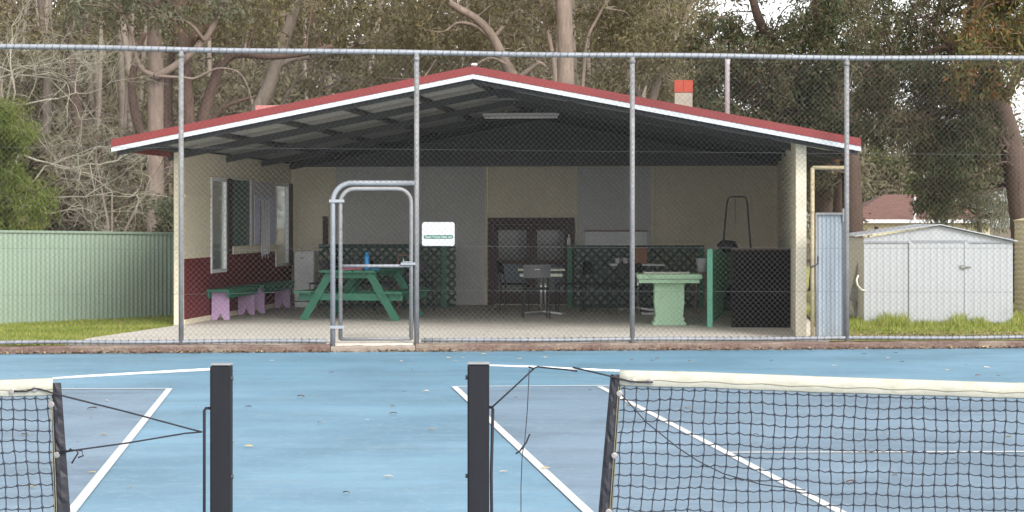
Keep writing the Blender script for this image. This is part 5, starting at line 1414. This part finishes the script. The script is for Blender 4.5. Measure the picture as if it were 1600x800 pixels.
tree('small dark green shrub beside the pavilion corner', 'shrub', gnd(262, 38),
     [(base_path(262, 38, [(262, 380), (264, 340)]), .04, .02)], 'brown', zone(16, 248, 288, 300, 375, 37, 39, .32, g), 'dark', g, lv=200, L=.09, W=.03, name='shrub')
# bright green drooping bush at the left edge
cc = zone(150, -90, 70, 160, 372, 33.2, 36.2, .38, g)
pxs = CX + cc[:, 0] / cc[:, 1] * F; pys = HY - (cc[:, 2] - H) / cc[:, 1] * F
lim = np.interp(pys, [155, 200, 260, 310, 372], [8, 34, 50, 66, 40])
cc = cc[pxs < lim]
tree('bright green feathery drooping bush at the left edge', 'shrub', gnd(-10, 34.5),
     [(base_path(-10, 34.5, [(-8, 380), (-6, 300), (-6, 200)]), .09, .03)], 'brown', cc, 'bright', g, feed=2, lv=520, L=.13, W=.014, droop=.9, name='feathery_bush', tw=12)
# bare lichen covered shrub
def twiggy(mb, p, d, L, r, lvl, rd):
    n = 4; pts = [p]; q = p
    for i in range(n):
        d = (d + Vector((rd.gauss(0, .26), rd.gauss(0, .22), rd.gauss(.03, .24)))).normalized(); q = q + d * L / n; pts.append(q)
    mb.tube(pts, [r * (1 - .45 * i / n) for i in range(n + 1)], 5 if lvl > 1 else 4, False)
    if lvl == 0: return
    for i in range(1, n + 1):
        for _ in range(2 if i == n else rd.choice((0, 1, 1))):
            a = (d + Vector((rd.gauss(0, .7), rd.gauss(0, .5), rd.gauss(.05, .6)))).normalized()
            twiggy(mb, pts[i], a, L * rd.uniform(.5, .72), r * .55, lvl - 1, rd)
def bare(label, starts, Y, seed, barkname='lichen', name='bare_shrub', lvl=3):
    rd = random.Random(seed); t = thing(name, gnd(starts[0][0], Y), label, 'shrub'); mb = MB()
    for px, py, dx, dz, L, r in starts:
        b0 = gnd(starts[0][0], Y); p = P(px, py, Y); mid = (b0 + p) / 2 + Vector(((p.x - b0.x) * -.25, 0, .1))
        mb.tube([b0, mid, p], [r * 1.6, r * 1.3, r], 7, False)
        twiggy(mb, p, Vector((dx, rd.uniform(-.2, .2), dz)).normalized(), L, r, lvl, rd)
    mb.build('branches', BARK[barkname], t, True); return t
bare('bare shrub with pale lichen covered branches behind the green fence', [(-25, 210, .9, .25, 1.5, .026), (30, 240, 1, .2, 1.4, .024), (60, 305, 1, .1, 1.3, .022), (10, 165, .9, .35, 1.3, .022), (55, 335, 1, .0, 1.3, .018), (70, 260, 1, .3, 1.1, .018), (-10, 125, 1, .15, 1.4, .022), (20, 110, .9, .4, 1.0, .018)], 38, 5, lvl=4)
bare('bare brown twiggy shrub near the tall pinkish trunk', [(175, 300, -.3, .9, 1.0, .02), (215, 320, .4, .8, 1.0, .02), (150, 250, .3, .9, 1.1, .02)], 42, 11, 'grey', 'twiggy_shrub', 3)
# far wood, read as one mass
cw = np.vstack([zone(620, -200, 1130, -110, 150, 70, 100, 1.25, g), zone(420, -200, 420, 90, 375, 62, 90, 1.0, g), zone(120, 380, 1100, 100, 260, 64, 90, 1.1, g),
                zone(70, 1080, 1650, 160, 330, 80, 110, 1.3, g), zone(110, 1620, 1950, 60, 345, 80, 110, 1.5, g), zone(90, -200, 260, 215, 372, 48, 58, .7, g), zone(60, 1180, 1335, 190, 375, 58, 80, .9, g)])
(TV, TQ), (V, Q) = foliage(cw, 13, 200, .25, .075, .5, g, .017, .2)
cw2 = np.vstack([zone(330, -220, 1075, -120, 150, 104, 122, 2.2, g), zone(200, -220, 400, 100, 370, 100, 120, 2.0, g), zone(60, 380, 1090, 120, 260, 100, 120, 2.0, g)])
_, (V2, Q2) = foliage(cw2, 8, 170, .55, .2, .4, g, .016, .25)
struct(np_mesh('distant_wood', np.vstack([V, V2]), np.vstack([Q, Q2 + len(V)]), LEAF['wood']), 'stuff')
mb = MB(); rd = random.Random(3)
A, B = [], []
for i in range(75):
    px = rd.uniform(-150, 1080) if i > 30 else rd.uniform(-100, 330); Yt = rd.uniform(56, 95); l_ = rd.uniform(-40, 40)
    limb(mb, [gnd(px, Yt)] + pxp([(px + l_ * .3, 250), (px + l_ * .5 + rd.uniform(-10, 10), 120), (px + l_, -20), (px + l_ * 1.3, -120)], Yt), rd.uniform(.07, .2), .05, 7, 4, .08, i)
struct(mb.build('distant_trunks', BARK['grey'], None, True), 'stuff')
struct(np_mesh('distant_twigs', TV, TQ, BARK['twig']), 'stuff')

# ------------------------------------------------------------------ camera, light, view
cam = bpy.data.cameras.new('camera'); co = bpy.data.objects.new('camera', cam); C.objects.link(co)
co.location = (0, 0, H); co.rotation_euler = (R(90), 0, 0)
cam.sensor_width = 36; cam.lens = 36 * F / 1600; cam.shift_y = -(400 - HY) / 1600; cam.clip_end = 3000; cam.clip_start = .1
sc.camera = co
SUN_EL, SUN_AZ = 37.0, 150.0                    # azimuth clockwise from +Y: behind the viewer, to the right
w = bpy.data.worlds.new('World'); sc.world = w; w.use_nodes = True
nt = w.node_tree; bgn = nt.nodes['Background']; sky = nt.nodes.new('ShaderNodeTexSky'); sky.sky_type = 'NISHITA'
sky.sun_disc = False; sky.sun_elevation = R(SUN_EL); sky.sun_rotation = R(SUN_AZ); sky.dust_density = 1.5; sky.air_density = 1.0; sky.ozone_density = 1.0
hs = nt.nodes.new('ShaderNodeHueSaturation'); hs.inputs['Saturation'].default_value = .10
nt.links.new(sky.outputs[0], hs.inputs['Color']); nt.links.new(hs.outputs[0], bgn.inputs['Color']); bgn.inputs['Strength'].default_value = .15
sl = bpy.data.lights.new('sun', 'SUN'); sl.energy = 1.5; sl.angle = R(22); sl.color = (1, .96, .9)
so = bpy.data.objects.new('sun', sl); C.objects.link(so)
sd_ = Vector((math.sin(R(SUN_AZ)) * math.cos(R(SUN_EL)), math.cos(R(SUN_AZ)) * math.cos(R(SUN_EL)), math.sin(R(SUN_EL))))
so.rotation_euler = sd_.to_track_quat('Z', 'Y').to_euler()
so.location = (0, 0, 30)
sc.view_settings.view_transform = 'Standard'; sc.view_settings.look = 'None'; sc.view_settings.exposure = 1.16; sc.view_settings.gamma = 1
sc.view_settings.use_curve_mapping = False
sc.cycles.max_bounces = 8; sc.cycles.diffuse_bounces = 6; sc.cycles.transparent_max_bounces = 8
